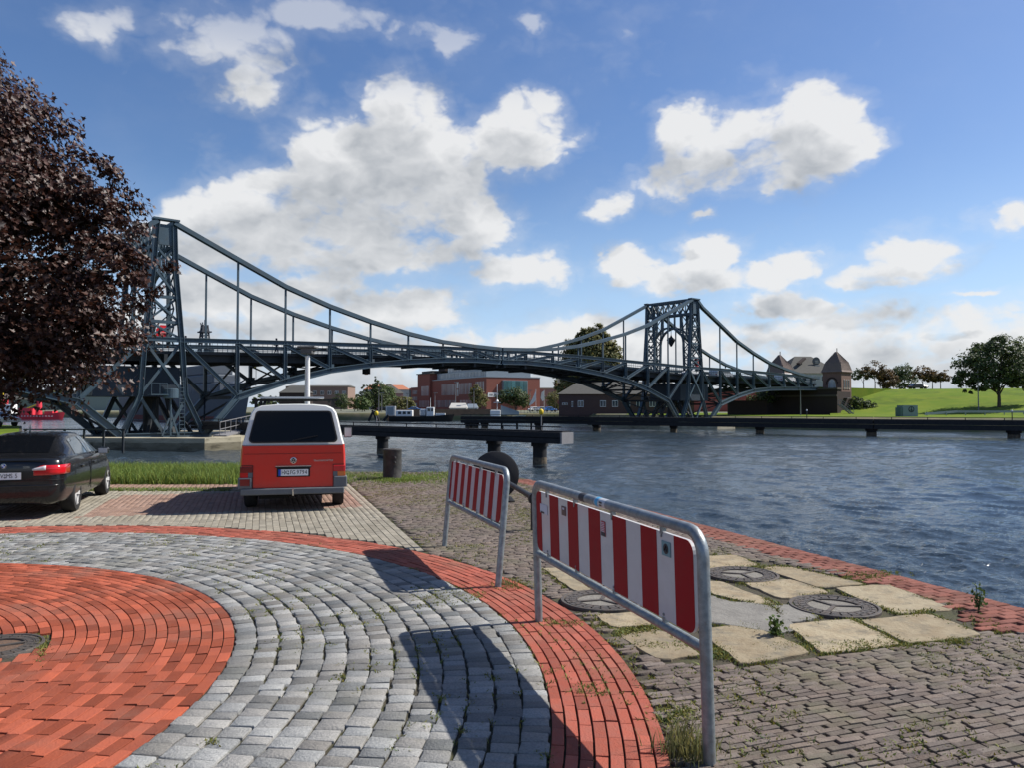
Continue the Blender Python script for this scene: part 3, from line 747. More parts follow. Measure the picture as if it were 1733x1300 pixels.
# --- copper maple on the left, its trunk outside the frame
mt = thing('maple_tree', 'large copper leaved maple overhanging the parked black car', 'tree', (-15.6, 17.2, 0))
MB_ = [(4.2, -.6, 5.2, 2.9, 3.0, 2.2), (3.4, 0, 3.5, 3.7, 3.4, 1.75), (2.6, -.8, 7.4, 3.4, 3.2, 1.9), (1.3, .2, 9.0, 3.1, 3.0, 1.6), (3.9, -.4, 8.0, 1.8, 1.8, 1.0), (2.6, -.4, 9.3, 1.7, 1.8, 1.0), (5.4, -.4, 6.4, 1.3, 1.4, .7), (5.0, 0, 3.9, 2.0, 2.0, 1.4), (3.9, -1.0, 6.5, 2.5, 2.4, 1.4), (-1.5, 0, 5.2, 4.4, 4.6, 3.4), (-2.5, 0, 8, 3.6, 3.8, 2.4), (3.9, -.8, 2.9, 1.9, 1.8, .7), (6.3, -.2, 5.2, 1.0, 1.2, .6), (6.3, -.2, 4.2, 1.1, 1.2, .6), (6.0, -.4, 3.4, 1.2, 1.2, .5), (6.1, -.3, 6.0, 1.5, 1.4, .7), (6.9, -.3, 4.9, 1.2, 1.2, .7), (5.7, -.3, 6.9, 1.5, 1.4, .6), (3.9, -.6, 8.3, 1.2, 1.2, .6), (2.4, -1.2, 2.6, 1.8, 1.4, .7)]
b = MB(); limbs(b, (0, 0, -.3), 4.2, .34, [(q[0], q[1], q[2]) for q in MB_] * 2, 9, .12); b.build('trunk', M['bark'], mt, smooth=True)
p, nn = crown_points(MB_, 112000, 66, .50, .11)
far = (p[:, 0] < -1.0) & (nrng.random(len(p)) < .6); p, nn = p[~far], nn[~far]
dist = np.linalg.norm(p + np.array([-15.6, 17.2, 0 - EYE]), axis=1)
vis = np.array([in_view(q[0] - 15.6, q[1] + 17.2, q[2], 0) for q in p]); od = np.argsort(dist + (~vis) * 100)
leaf_cloud('crown', p[od[300:]], nn[od[300:]], .118, M['mapleleaf'], 'star', mt)
lp = MB(); lp.add([(x, y, abs(x) * .35) for x, y in STAR] + [(0, .2, 0)], [(i, (i + 1) % 10, 10) for i in range(10)])
lme = None
for i in od[:300]:
    if lme is None: o = lp.build('leaf', M['mapleleaf'], mt); lme = o.data
    else: o = link('leaf', lme, mt)
    o.location = p[i]; o.rotation_euler = (rng.uniform(-.9, .9), rng.uniform(-.9, .9), rng.uniform(0, 6.28)); s = .118 * rng.uniform(.7, 1.2); o.scale = (s, s, s)

# --- tall grass behind the parked cars and grass in the joints
pts = []
for _ in range(13500):
    x, y = rng.uniform(-14.6, -6.5), rng.uniform(18.75, 22.6)
    if x > -7.3 and rng.random() < (x + 7.3) * 1.1: continue
    pts.append((x, y, -.01))
tag(blades('grass', pts, M['blade'], .11, .35, .016, .65, nb=3, spread=.05), kind='stuff')
pts = [(rng.uniform(-14.4, -6.3), 17.46 + rng.gauss(0, .11), -.015) for _ in range(2600)]
for _ in range(3200):                                     # mossy strip between the van and the quay edge
    x, y = rng.uniform(-6.5, .1), 20.2 + abs(rng.gauss(0, 1.0)) + max(0, -x - 2) * -.35
    if y < 22.4 and edge_dist(x, y) > .05 and side(x, y) > -.2: pts.append((x, y, -.01))
for _ in range(1500):
    a, q = rng.uniform(0, 6.28), abs(rng.gauss(0, .22)) + .2; pts.append((-2.93 + math.cos(a) * q, 19.9 + math.sin(a) * q, -.01))
tag(blades('verge_grass', pts, M['blade'], .02, .085, .014, .7, nb=3, spread=.03), kind='stuff')
pts = []
def patch(px, py, n, sx, sy):
    for _ in range(n):
        q = G(px + rng.gauss(0, sx), py + rng.gauss(0, sy)); pts.append((q.x, q.y, -.012))
for _ in range(1500):                                      # joints between the sett courses
    k = rng.randrange(1, 14); r = R1 + k * pitch; a = rng.uniform(-.75, 1.75); x, y = CC.x + r * math.cos(a), CC.y + r * math.sin(a)
    if y > 3.4 and math.sin(x * 2.3 + y * 1.7) + math.sin(x * 5.1 - y * 3.3) > .35:
        for _ in range(3): pts.append((x + rng.gauss(0, .03), y + rng.gauss(0, .045), -.014))
for _ in range(800):
    k = rng.randrange(0, 9); r = R2 + k * pb; a = rng.uniform(-.4, 1.0); x, y = CC.x + r * math.cos(a), CC.y + r * math.sin(a)
    if math.sin(x * 3.1 + y * 2.2) > .45: pts.append((x, y, -.012))
for _ in range(24000):                                      # rows of the clinker
    j = rng.randrange(-110, 280); p_ = EA + cold * (j * .0500 + .025) + rowd * (rng.uniform(-6, -.5))
    if p_.y > 3.4 and not blocked(p_.x, p_.y) and (p_ - CC).length > R3 and side(p_.x, p_.y) > 0 and math.sin(p_.x * 1.9 + p_.y * 1.1) + math.sin(p_.x * 4.2 - p_.y * 2.3 + 1) > .05: pts.append((p_.x, p_.y, -.014))
for q, g in SLABG:                                         # round the slabs
    for i in range(len(q)):
        a, c = q[i], q[(i + 1) % len(q)]
        for _ in range(int((c - a).length * 70)):
            p_ = a.lerp(c, rng.random())
            if math.sin(p_.x * 6 + p_.y * 5) > -.2: pts.append((p_.x + rng.gauss(0, .02), p_.y + rng.gauss(0, .02), -.012))
for px, py, n, sx, sy in [(1470, 975, 160, 28, 5), (1330, 1095, 60, 20, 4), (1490, 1092, 200, 60, 4), (1620, 1085, 70, 18, 3), (1210, 1105, 130, 12, 5), (1130, 1092, 80, 40, 4), (1070, 1065, 120, 26, 5), (860, 845, 160, 12, 10), (885, 870, 120, 10, 10), (1265, 960, 60, 24, 3), (1250, 985, 50, 30, 4), (70, 1095, 70, 4, 10), (1150, 1210, 140, 18, 10), (950, 1055, 80, 24, 4), (860, 990, 90, 14, 5), (740, 1010, 160, 26, 10), (800, 1010, 60, 10, 6), (800, 925, 60, 20, 2), (1000, 1170, 40, 14, 6)]: patch(px, py, n, sx, sy)
tag(blades('joint_weeds', pts, M['moss'], .007, .030, .013, 1.0, nb=6, spread=.016), kind='stuff')
def weed(label, px, py, h, n, m, leafy=False, spread=.05, sz=.05):
    q = G(px, py); t = thing('weed', label, 'weed', (q.x, q.y, -.01))
    if leafy:
        b = MB(); cen = []
        for k in range(4):
            e = Vector((rng.gauss(0, spread), rng.gauss(0, spread), h * rng.uniform(.7, 1))); b.tube([(0, 0, 0), e * .5 + Vector((0, 0, .02)), e], [.005, .004, .002], 5)
            for _ in range(n // 4): 
                f = rng.uniform(.15, 1); cen.append((e.x * f + rng.gauss(0, .025), e.y * f + rng.gauss(0, .025), e.z * f))
        b.build('stem', M['leafgreen'], t); cen = np.array(cen); nn = cen * [2, 2, 0] + [0, 0, .3]; leaf_cloud('foliage', cen, nn, sz, m, 'oval', t)
    else: blades('foliage', [(rng.gauss(0, spread), rng.gauss(0, spread), 0) for _ in range(n)], m, h * .35, h, .008, .55, t)
    return t
weed('bushy tuft of weeds at the foot of the nearest barrier post', 1168, 1275, .19, 260, M['leafolive'], spread=.075)
weed('upright green weed growing between the sandstone slabs', 1314, 1078, .17, 150, M['leafgreen'], True, .03, .035)
weed('tall green weed growing at the quay edge', 1657, 1034, .27, 110, M['leafgreen'], True, .04, .035)
weed('low yellow flowered weed at the foot of the farther barrier post', 862, 992, .10, 70, M['leafolive'], spread=.07)

# ================================================================== SWING BRIDGE: two turning leaves, 9 m between their trusses
BL = Vector(((280 - CX) / F_PX * 70.5, 70.5, 0)); BR = Vector(((1175 - CX) / F_PX * 122.5, 122.5, 0))
bu = (BR - BL).normalized(); bn_ = Vector((-bu.y, bu.x, 0)); SPAN = (BR - BL).length; BANG = math.atan2(bu.y, bu.x)
def BP(s, t, z): return BL + bu * s + bn_ * t + Vector((0, 0, z))       # along the bridge, across it, up
HW = 4.5
XV = [6.6, 11.5, 16.45, 21.35, 26.25, 31.1, 35.9]; XO = [-7.1, -12.0, -17.0, -22.0, -27.0, -32.0, -36.8]
def lerp_tab(tab, x):
    for (a, za), (b_, zb) in zip(tab, tab[1:]):
        if a <= x <= b_: return za + (zb - za) * (x - a) / (b_ - a)
    return tab[0][1] if x < tab[0][0] else tab[-1][1]
BOT = [(-39.5, 5.3), (-36.8, 5.28), (-32, 5.2), (-27, 5.13), (-22, 5.0), (-17, 4.6), (-12, 3.6), (-7.1, 2.25), (-3.6, -.85), (3.5, -.85), (6.6, 2.75), (11.5, 4.42), (16.45, 5.7), (21.35, 6.45), (26.25, 7.0), (31.1, 7.4), (35.9, 7.58), (39.9, 7.5)]
TOP = [(-39.5, 7.35), (-36.8, 7.42), (-27, 7.7), (-17, 7.95), (-7.1, 8.05), (1.2, 8.1), (11.5, 8.4), (21.35, 8.65), (26.25, 8.78), (35.9, 8.92), (39.9, 8.97)]
CAB = [(.55, 18.95), (6.6, 16.25), (11.5, 14.1), (16.45, 12.5), (21.35, 11.25), (26.25, 10.22), (30.9, 9.55), (35.9, 9.25), (39.9, 9.12)]
CAO = [(-.9, 18.95), (-2.2, 17.95), (-7.1, 15.5), (-12, 13.0), (-17, 11.2), (-22, 9.7), (-27, 8.75), (-32, 8.0), (-36.8, 7.5), (-39.5, 7.4)]
LEGI = [(.57, 19.1), (.73, 14.7), (1.36, 8.0), (1.75, 2.9), (3.45, -.7)]; LEGO = [(-.9, 19.1), (-1.2, 14.8), (-1.85, 8.1), (-2.15, 2.95), (-3.6, -.7)]
ST, SD = M['steel'], M['steeldk']
def bridge_leaf(label):
    root = thing('bridge_leaf', label, 'swing bridge', (0, 0, 0), 0, 'turning halves of the iron swing bridge')
    V3 = lambda x, y, z: Vector((x, y, z))
    for sy in (-1, 1):
        y = sy * HW; yp = (0, 1, 0)
        b = MB()
        for tab, w, h in ((BOT, .55, .62), (TOP, .45, .42)):
            b.poly_beam([V3(x, y, z) for x, z in tab], w, h, (0, 0, 1), ib=True)
        for x, z in BOT[1:-1]: b.box((x, y, z + .25), (1.0, .10, .9))        # gusset plates
        side_ = b.build('side_truss', ST, root)
        for tab in (CAB, CAO):
            bb = MB()
            for o in (-.16, .16):
                bb.poly_beam([V3(x, y + o * 1.4, z) for x, z in tab], .18, .40, (0, 0, 1))
            bb.poly_beam([V3(x, y, z + .20) for x, z in tab], .58, .06, (0, 0, 1))
            bb.build('suspension_chain', ST, side_)
        for x in XV + XO:
            zb, zt = lerp_tab(BOT, x), lerp_tab(TOP, x)
            MB().ibeam((x, y, zb), (x, y, zt), .34, .32, (1, 0, 0)).build('vertical_post', ST, side_)
            zc = lerp_tab(CAB, x) if x > 0 else lerp_tab(CAO[::-1], x)
            if zc - zt > .5: MB().beam((x, y, zt), (x, y, zc), .17, .17, (1, 0, 0)).build('hanger', ST, side_)
        xs = [1.4] + XV + [39.6]
        for a, c in zip(xs, xs[1:]): MB().ibeam((a, y, lerp_tab(TOP, a) - .2), (c, y, lerp_tab(BOT, c) + .2), .34, .36, (0, 0, 1)).build('diagonal', ST, side_)
        xs = [-1.9] + XO
        for a, c in zip(xs, xs[1:]): MB().ibeam((a, y, lerp_tab(TOP, a) - .2), (c, y, lerp_tab(BOT, c) + .2), .34, .36, (0, 0, 1)).build('diagonal', ST, side_)
        for xx in (37.6, 38.9, 39.75): MB().beam((xx, y, 7.5), (xx, y, 8.95), .22, .22, (1, 0, 0)).build('end_post', ST, side_)
    # tower with its portal
    tb = MB()
    for y in (-HW, HW):
        tb.box((-.16, y, 17.75), (1.2, .22, 1.9)); tb.box((-.16, y, 19.15), (2.3, .75, .18))
        tb.box((-.05, y, 8.1), (3.0, .3, .35))
    tower = tb.build('tower', ST, root)
    for y in (-HW, HW):
        for tab in (LEGI, LEGO): MB().poly_beam([V3(x, y, z) for x, z in tab], .50, .42, (1, 0, 0), ib=True).build('leg', ST, tower)
        lx = lambda tab, z: lerp_tab(tab[::-1] if tab[0][1] < tab[-1][1] else [(zz, xx) for xx, zz in tab[::-1]], z)
        zz = [16.7, 14.7, 12.0, 9.7, 8.2]
        for za, zb in zip(zz, zz[1:]):
            MB().beam((lx(LEGO, za), y, za), (lx(LEGI, zb), y, zb), .20, .18).beam((lx(LEGI, za), y + .1, za), (lx(LEGO, zb), y + .1, zb), .20, .18).build('cross_brace', ST, tower)
            MB().beam((lx(LEGO, zb), y, zb), (lx(LEGI, zb), y, zb), .28, .28).build('tower_strut', ST, tower)
        MB().beam((-1.9, y, 7.9), (1.75, y, 2.9), .24, .24).beam((1.4, y + .12, 7.9), (-2.2, y + .12, 2.9), .24, .24).build('cross_brace', ST, tower)
        MB().beam((-2.1, y, 2.6), (.0, y, -.8), .26, .26).beam((1.75, y, 2.6), (.1, y, -.8), .26, .26).build('cross_brace', ST, tower)
    for x in (-.95, .62):                                  # portal frames: latticed girder, arch and legs across the road
        pb_ = MB(); pb_.beam((x, -HW, 19.0), (x, HW, 19.0), .3, .35); pb_.beam((x, -HW, 16.8), (x, HW, 16.8), .28, .3)
        n = 8
        for k in range(n):
            y0, y1 = -HW + 9 * k / n, -HW + 9 * (k + 1) / n
            pb_.beam((x, y0, 16.9), (x, y1, 18.9), .10, .13); pb_.beam((x + .03, y0, 18.9), (x + .03, y1, 16.9), .10, .13); pb_.beam((x, y0, 16.9), (x, y0, 18.9), .1, .12)
        pb_.build('portal_girder', ST, tower)
        ab = MB(); iy = 2.95; pts = [(x, -iy - .12, 7.6), (x, -iy, 11.5)] + [(x, -iy * math.cos(a), 12.2 + 2.6 * math.sin(a)) for a in [k * PI / 12 for k in range(13)]] + [(x, iy, 11.5), (x, iy + .12, 7.6)]
        ab.poly_beam(pts, .28, .34, (1, 0, 0))
        for yy in (-2.4, -1.2, 0, 1.2, 2.4):
            c = math.sqrt(max(0, 1 - (yy / iy) ** 2)); ab.beam((x, yy, 12.2 + 2.6 * c), (x, yy, 16.8), .2, .26, (1, 0, 0))
        for sgn in (-1, 1):
            zs = [7.6, 9.3, 11.0, 12.7, 14.4, 16.6]
            for k, (za, zb) in enumerate(zip(zs, zs[1:])):
                inn = iy if zb < 13 else 2.7
                ab.beam((x, sgn * HW, za), (x, sgn * inn, zb), .10, .14); ab.beam((x + .02, sgn * inn, za), (x + .02, sgn * HW, zb), .10, .14); ab.beam((x, sgn * HW, zb), (x, sgn * inn, zb), .1, .14)
            ab.beam((x, sgn * 2.95, 12.5), (x, sgn * 2.6, 16.8), .2, .26, (1, 0, 0))
        ab.build('portal_arch', ST, tower)
    for y in (-2.95, 2.95): MB().beam((-.95, y, 9), (.62, y, 10.5), .1, .1).beam((-.95, y, 12), (.62, y, 10.5), .1, .1).beam((-.95, y, 12), (.62, y, 13.5), .1, .1).build('cross_brace', ST, tower)
    # deck: slab, longitudinal girders, cross girders, lower bracing
    xs = [-39.4, -30, -20, -10, 0, 10, 20, 30, 39.8]
    dz = lambda x: lerp_tab(TOP, x) - 1.05
    db = MB()
    for a, c in zip(xs, xs[1:]): db.beam((a, 0, dz(a) - .14), (c, 0, dz(c) - .14), 8.3, .28)
    deck = db.build('deck', SD, root)
    gb = MB()
    for yy in (-3.6, -1.2, 1.2, 3.6):
        for a, c in zip(xs, xs[1:]): gb.beam((a, yy, dz(a) - .62), (c, yy, dz(c) - .62), .28, .68)
    gb.build('longitudinal_girder', SD, deck)
    for x in XV + XO + [0, 39.4]:
        zb = lerp_tab(BOT, x); d = dz(x)
        cb = MB().beam((x, -HW, d - .7), (x, HW, d - .7), .3, .8)
        if d - zb > 1.2 and x:
            cb.beam((x, -HW, zb), (x, HW, zb), .28, .3).beam((x, -HW, zb), (x, HW, d - 1), .14, .14).beam((x + .05, HW, zb), (x + .05, -HW, d - 1), .14, .14)
        cb.build('cross_girder', SD, deck)
    lb = MB(); nodes = sorted(XV + [3.5, 39.4]); 
    for seq in (sorted(XV + [3.5, 39.4]), sorted(XO + [-3.6])):
        for a, c in zip(seq, seq[1:]):
            lb.beam((a, -HW, lerp_tab(BOT, a)), (c, HW, lerp_tab(BOT, c)), .16, .16).beam((a, HW, lerp_tab(BOT, a)), (c, -HW, lerp_tab(BOT, c) - .02), .16, .16)
    lb.build('wind_bracing', SD, deck)
    for sy in (-1, 1):                                     # railing at the outer edge of each footway
        rb = MB(); y = sy * 4.15
        rx = [-39.2 + k * .5 for k in range(158)]
        for xx in rx: rb.beam((xx, y, dz(xx)), (xx, y, dz(xx) + .98), .03, .03, (1, 0, 0))
        for hh in (.16, .55, 1.0):
            for a, c in zip(xs, xs[1:]): rb.beam((a, y, dz(a) + hh), (c, y, dz(c) + hh), .06, .06)
        tag(rb.build('railing_bars', ST, deck), kind='stuff')
    # turning machinery under the tower
    mh = MB(); mh.box((-2.0, 0, 4.2), (7.4, 6.2, 2.8)); house = mh.build('machine_house', mat('machine_house_blue', (.028, .042, .062), .6, nscale=1.5, namt=.4, col2=(.022, .034, .05)), root)
    eh = MB(); eh.box((-5.73, 0, 4.2), (.06, 6.1, 2.7)); e_ = eh.build('end_panel', mat('machine_house_grey', (.20, .215, .225), .6), house)
    MB().beam((-5.78, 2.9, 5.5), (-5.78, 0, 2.95), .06, .18, (1, 0, 0)).beam((-5.78, 0, 2.95), (-5.78, -2.9, 5.5), .06, .18, (1, 0, 0)).build('brace', SD, house)
    mb = MB()
    for k in range(10):
        a = 2 * PI * k / 10; mb.beam((3.9 * math.cos(a), 3.4 * math.sin(a), -.8), (1.6 * math.cos(a + .35), 1.6 * math.sin(a + .35), 2.9), .26, .26)
    mb.lathe([(4.2, -1.0), (4.2, -.65), (3.7, -.65), (3.7, -1.0)], 28); mb.lathe([(.7, -1), (.7, 2.9)], 16)
    mb.build('turntable', SD, root)
    ck = MB(); ck.lathe([(.62, 2.6), (.66, 2.65), (.66, 3.45), (.6, 3.5)], 20, (.2, -HW - .9, 0)); ck.tube([(.2, -HW - .9, -.8), (.2, -HW - .9, 2.6)], .09); ck.beam((.2, -HW - .9, 1.4), (.9, -HW - .9, -.8), .14, .14); ck.beam((.1, -HW - .9, .8), (-.5, -HW - .9, -.8), .14, .14)
    ck.build('control_tub', ST, root)
    pl = MB(); pl.box((-.9, -HW - .9, 2.95), (1.5, 1.2, .08))
    for xx in (-1.6, -.9, -.25): pl.beam((xx, -HW - 1.45, 2.95), (xx, -HW - 1.45, 4.0), .04, .04, (1, 0, 0))
    pl.beam((-1.6, -HW - 1.45, 4.0), (-.25, -HW - 1.45, 4.0), .04, .04); pl.build('platform', ST, root)
    ld = MB()
    for xx in (1.05, 1.5): ld.tube([(xx, -HW - .7, -.8), (xx, -HW - .7, 4.6)], .035, 5)
    for k in range(15): ld.tube([(1.05, -HW - .7, -.5 + k * .34), (1.5, -HW - .7, -.5 + k * .34)], .022, 4)
    ld.build('ladder', ST, root)
    # sill beams on the pier
    sb = MB()
    for y in (-HW, HW): sb.box((0, y, -.98), (8.2, .8, .34))
    sb.build('sill_beam', ST, root)
    return root
leafL = bridge_leaf('blue grey turning half of the iron swing bridge whose tower stands behind the copper maple')
leafL.location = BP(0, HW, 0); leafL.rotation_euler = (0, 0, BANG)
leafR = copy_tree(leafL); leafR.location = BP(SPAN, HW, 0); leafR.rotation_euler = (0, 0, BANG + PI)
leafR['label'] = 'farther turning half of the iron swing bridge reaching the brick gatehouses on the grassy shore'
# lantern hanging in the portal of the far tower, red lifebuoy boxes, inspection box
def hang(name, label, cat, p, build):
    t = thing(name, label, cat, p, BANG); build(t); return t
def lantern(t):
    MB().tube([(0, 0, 0), (0, 0, -1.2)], .05).build('hanging_rod', ST, t)
    MB().lathe([(.08, -1.2), (.2, -1.5), (.7, -1.9), (.74, -2.05), (.64, -2.1)], 8).build('lamp_shade', SD, t)
    MB().lathe([(.6, -2.1), (.10, -3.0), (.05, -3.1)], 8).build('lamp_glass', M['winglass'], t)
    fb = MB()
    for k in range(8):
        a = 2 * PI * k / 8; fb.beam((.62 * math.cos(a), .62 * math.sin(a), -2.1), (.1 * math.cos(a), .1 * math.sin(a), -3.05), .07, .07)
    fb.build('lamp_frame', SD, t)
hang('lantern', 'dark lantern hanging in the arch of the farther bridge tower', 'lantern', BP(SPAN, HW, 14.85), lantern)
def buoybox(t):
    o8 = [(.72 * math.cos(PI / 8 + k * PI / 4), .72 * math.sin(PI / 8 + k * PI / 4)) for k in range(8)]
    MB().sheet([(x, 0, z * 1.1) for x, z in o8], (0, -1, 0), .16).build('octagon_case', M['signalred'], t)
    b = MB(); b.box((-.27, -.2, 0), (.10, .06, .95)); b.box((0, -.2, .42), (.44, .06, .10)); b.box((0, -.2, .02), (.44, .06, .10)); b.box((0, -.2, -.42), (.44, .06, .10)); b.box((.27, -.2, .1), (.10, .06, .7)); b.build('emblem', mat('faded_pink', (.62, .22, .22), .6), t)
    MB().tube([(0, .05, -.7), (0, .05, -1.7)], .05).build('post', ST, t)
q = D(276, 563, 74.0); hang('lifebuoy_box', 'red octagonal lifebuoy box on the railing beside the left bridge tower', 'lifebuoy box', q, buoybox)
q = D(1178.5, 612.5, 124.0); hang('lifebuoy_box', 'small red lifebuoy box at the foot of the farther bridge tower', 'lifebuoy box', q, buoybox)
q = D(620, 628, 90); t = thing('signal_box', 'dark box hanging below the middle span of the bridge', 'signal', q); MB().box((0, 0, 0), (.8, .8, .7)).tube([(0, 0, .3), (0, 0, 1.0)], .06).build('case', SD, t); MB().lathe([(.2, -.42), (.25, -.34)], 10).build('lens', M['lampamber'], t)
# concrete piers
b = MB(); b.prism([(-35.5, 60.6), (-23.8, 59.6), (-21.9, 62.2), (-23.5, 75), (-31, 91), (-42.5, 90), (-43.5, 70)], WATER_Z - 1, -.98)
pier = b.build('bridge_pier', M['concrete']); rim = [(-43.5, 70), (-35.5, 60.6), (-23.8, 59.6), (-21.9, 62.2), (-23.5, 75)]
inn_ = [(x + (-32 - x) * .12, y + (76 - y) * .10) for x, y in rim]
MB().prism(rim + inn_[::-1], -2.0, -.60).build('parapet', M['concrete'], pier); tag(pier, 'concrete bridge pier standing in the water behind the tall grass', 'pier')
cR = BP(SPAN, HW, 0); b = MB(); b.prism([(cR.x + x, cR.y + y) for x, y in ((-11, -3), (-4, -10.5), (4.8, -10), (8.2, -7.5), (11, 4), (2, 12), (-8, 9))], WATER_Z - 1, -1.0)
pier2 = b.build('bridge_pier', M['concrete']); bevel(pier2, .12, 2); tag(pier2, 'concrete bridge pier under the farther tower, behind the black fender walkway', 'pier')

# ------------------------------------------------------------------ black timber fender walkways
def walkway(label, pts, ztop, h, w, legs, group='black fender walkways in the harbour', end=None, gap=0.0, thin=()):
    t = thing('fender_walkway', label, 'walkway', (pts[0][0], pts[0][1], 0), 0, group); o = Vector((pts[0][0], pts[0][1], 0))
    P3 = [Vector((p[0], p[1], 0)) - o for p in pts]
    for a, c in zip(P3, P3[1:]):
        d = (c - a).normalized(); s = Vector((-d.y, d.x, 0)); hz = Vector((0, 0, ztop - h / 2))
        for q in (-1, 1):
            for k, (zo, hh) in enumerate(((-.26, .46), (.26, .46))):
                MB().beam(a + s * q * w / 2 + hz + Vector((0, 0, zo * h)), c + s * q * w / 2 + hz + Vector((0, 0, zo * h)), .28, hh * h).build('fender_beam', M['tar'], t)
        MB().beam(a + Vector((0, 0, ztop + .04)), c + Vector((0, 0, ztop + .04)), w - .2, .08).build('walk_deck', M['tar'], t)
        MB().beam(a + s * -.5 * w + Vector((0, 0, ztop + .32)), c + s * -.5 * w + Vector((0, 0, ztop + .32)), .07, .07).build('kerb_rail', M['tar'], t)
        n = int((c - a).length / 3)
        for k in range(n): MB().beam(a.lerp(c, (k + .5) / n) - s * .5 * w + Vector((0, 0, ztop)), a.lerp(c, (k + .5) / n) - s * .5 * w + Vector((0, 0, ztop + .32)), .06, .06, (1, 0, 0)).build('rail_post', M['tar'], t)
    for lx, ly, r in legs:
        g = MB().lathe([(r * 1.25, ztop - h + .0), (r * 1.25, ztop - h - .25), (r, ztop - h - .25), (r, WATER_Z - 1.5)][::-1], 14, (lx - o.x, ly - o.y, 0)).build('pile', M['tar'], t, smooth=True, angle=40)
        MB().lathe([(r * 1.03, WATER_Z - .6), (r * 1.03, WATER_Z + .42)], 14, (lx - o.x, ly - o.y, 0)).build('tide_band', mat('tide_stain', (.15, .12, .085), .9, nscale=4, namt=.8, col2=(.03, .03, .028)), g)
    for lx, ly, r in thin: MB().lathe([(r, WATER_Z - 1), (r, ztop - h)], 8, (lx - o.x, ly - o.y, 0)).build('slim_pile', M['tar'], t)
    if end:
        a = P3[-2]; c = P3[-1]; d = (c - a).normalized(); s = Vector((-d.y, d.x, 0))
        if end > 0: MB().beam(c - d * 1.0 + s * end * (w / 2 + .16) + Vector((0, 0, ztop - h / 2)), c + s * end * (w / 2 + .16) + Vector((0, 0, ztop - h / 2)), .05, h * .96).build('end_plate', M['endgrey'], t)
        MB().beam(c + s * (w / 2 + .15) + d * .1 + Vector((0, 0, ztop - h / 2)), c - s * (w / 2 + .15) + d * .1 + Vector((0, 0, ztop - h / 2)), .12, h).build('end_beam', M['endgrey'], t)
    return t
WE = D(957, 742, 44.5); WL = D(585, 731, 58.5); wd = (WL - WE).normalized()
w0 = WL + wd * 24
walkway('black fender walkway with grey end crossing the water behind the van', [(w0.x, w0.y), (WL.x, WL.y), (WE.x, WE.y)], .38, .66, .80,
        [(D(914, 780, 46).x, 46.4, .42), (D(836, 770, 49).x, 49.4, .42), (D(646, 768, 56).x, 56.4, .42), (D(412, 752, 67).x, 67.4, .42)], end=-1)
walkway('black fender walkway reaching from the far middle pier towards the right edge of the picture', [(D(1000, 715, 108).x, 109), (D(1270, 715, 98).x, 98.5), (D(1480, 715, 90).x, 90), (D(1733, 719, 83).x, 83), (75, 75)], .30, 1.08, 1.6,
        [(D(1010, 728, 110).x, 110, .55), (D(1140, 728, 104).x, 104, .45), (D(1287, 734, 98).x, 98.2, .5), (D(1475, 737, 90.5).x, 90.5, .55), (D(1716, 741, 83.5).x, 83.5, .6)])
walkway('short black fender walkway on slim piles before the brick museum', [(D(784, 715, 118).x, 118), (D(922, 715, 113).x, 113), (D(1004, 715, 109.4).x, 109.4)], .28, .95, 1.6,
        [(D(793, 727, 117).x, 117.6, .55), (D(804, 727, 117).x, 117, .5), (D(820, 727, 116).x, 116.4, .5), (D(912, 727, 113).x, 113.4, .55)], thin=[(D(849, 727, 115).x, 115, .14), (D(875, 727, 114.5).x, 114.5, .16), (D(899, 727, 114).x, 114, .14)])
for px, py, Y, lab in ((916, 739, 46, 'yellow navigation light on the nearer fender walkway'), (637, 727, 57, 'amber light on the fender walkway right of the van')):
    q = D(px, py, Y); t = thing('navigation_light', lab, 'light', (q.x, q.y, .38)); H_ = 1.0 if px > 700 else .8
    MB().tube([(0, 0, 0), (0, 0, H_)], .035).build('post', M['endgrey'], t); MB().lathe([(.03, H_), (.13, H_ + .06), (.14, H_ + .28), (.03, H_ + .36)], 12).build('lamp_head', M['yellow'], t, smooth=True)
# gangway with railing between the left pier and the walkway
ga, gb_ = D(372, 736, 64.5), D(424, 731, 70)
t = thing('gangway', 'grey gangway with railing between the left bridge pier and the fender walkway', 'gangway', (ga.x, ga.y, -.6)); dd = Vector((gb_.x - ga.x, gb_.y - ga.y, .5))
MB().beam((0, 0, 0), dd, 1.2, .12).build('walk_deck', M['endgrey'], t)
b = MB()
for k in range(7): b.beam(dd * (k / 6), dd * (k / 6) + Vector((0, 0, 1.15)), .05, .05, (1, 0, 0))
for hh in (.55, 1.15): b.beam(Vector((0, 0, hh)), dd + Vector((0, 0, hh)), .05, .05)
b.build('railing', M['endgrey'], t)

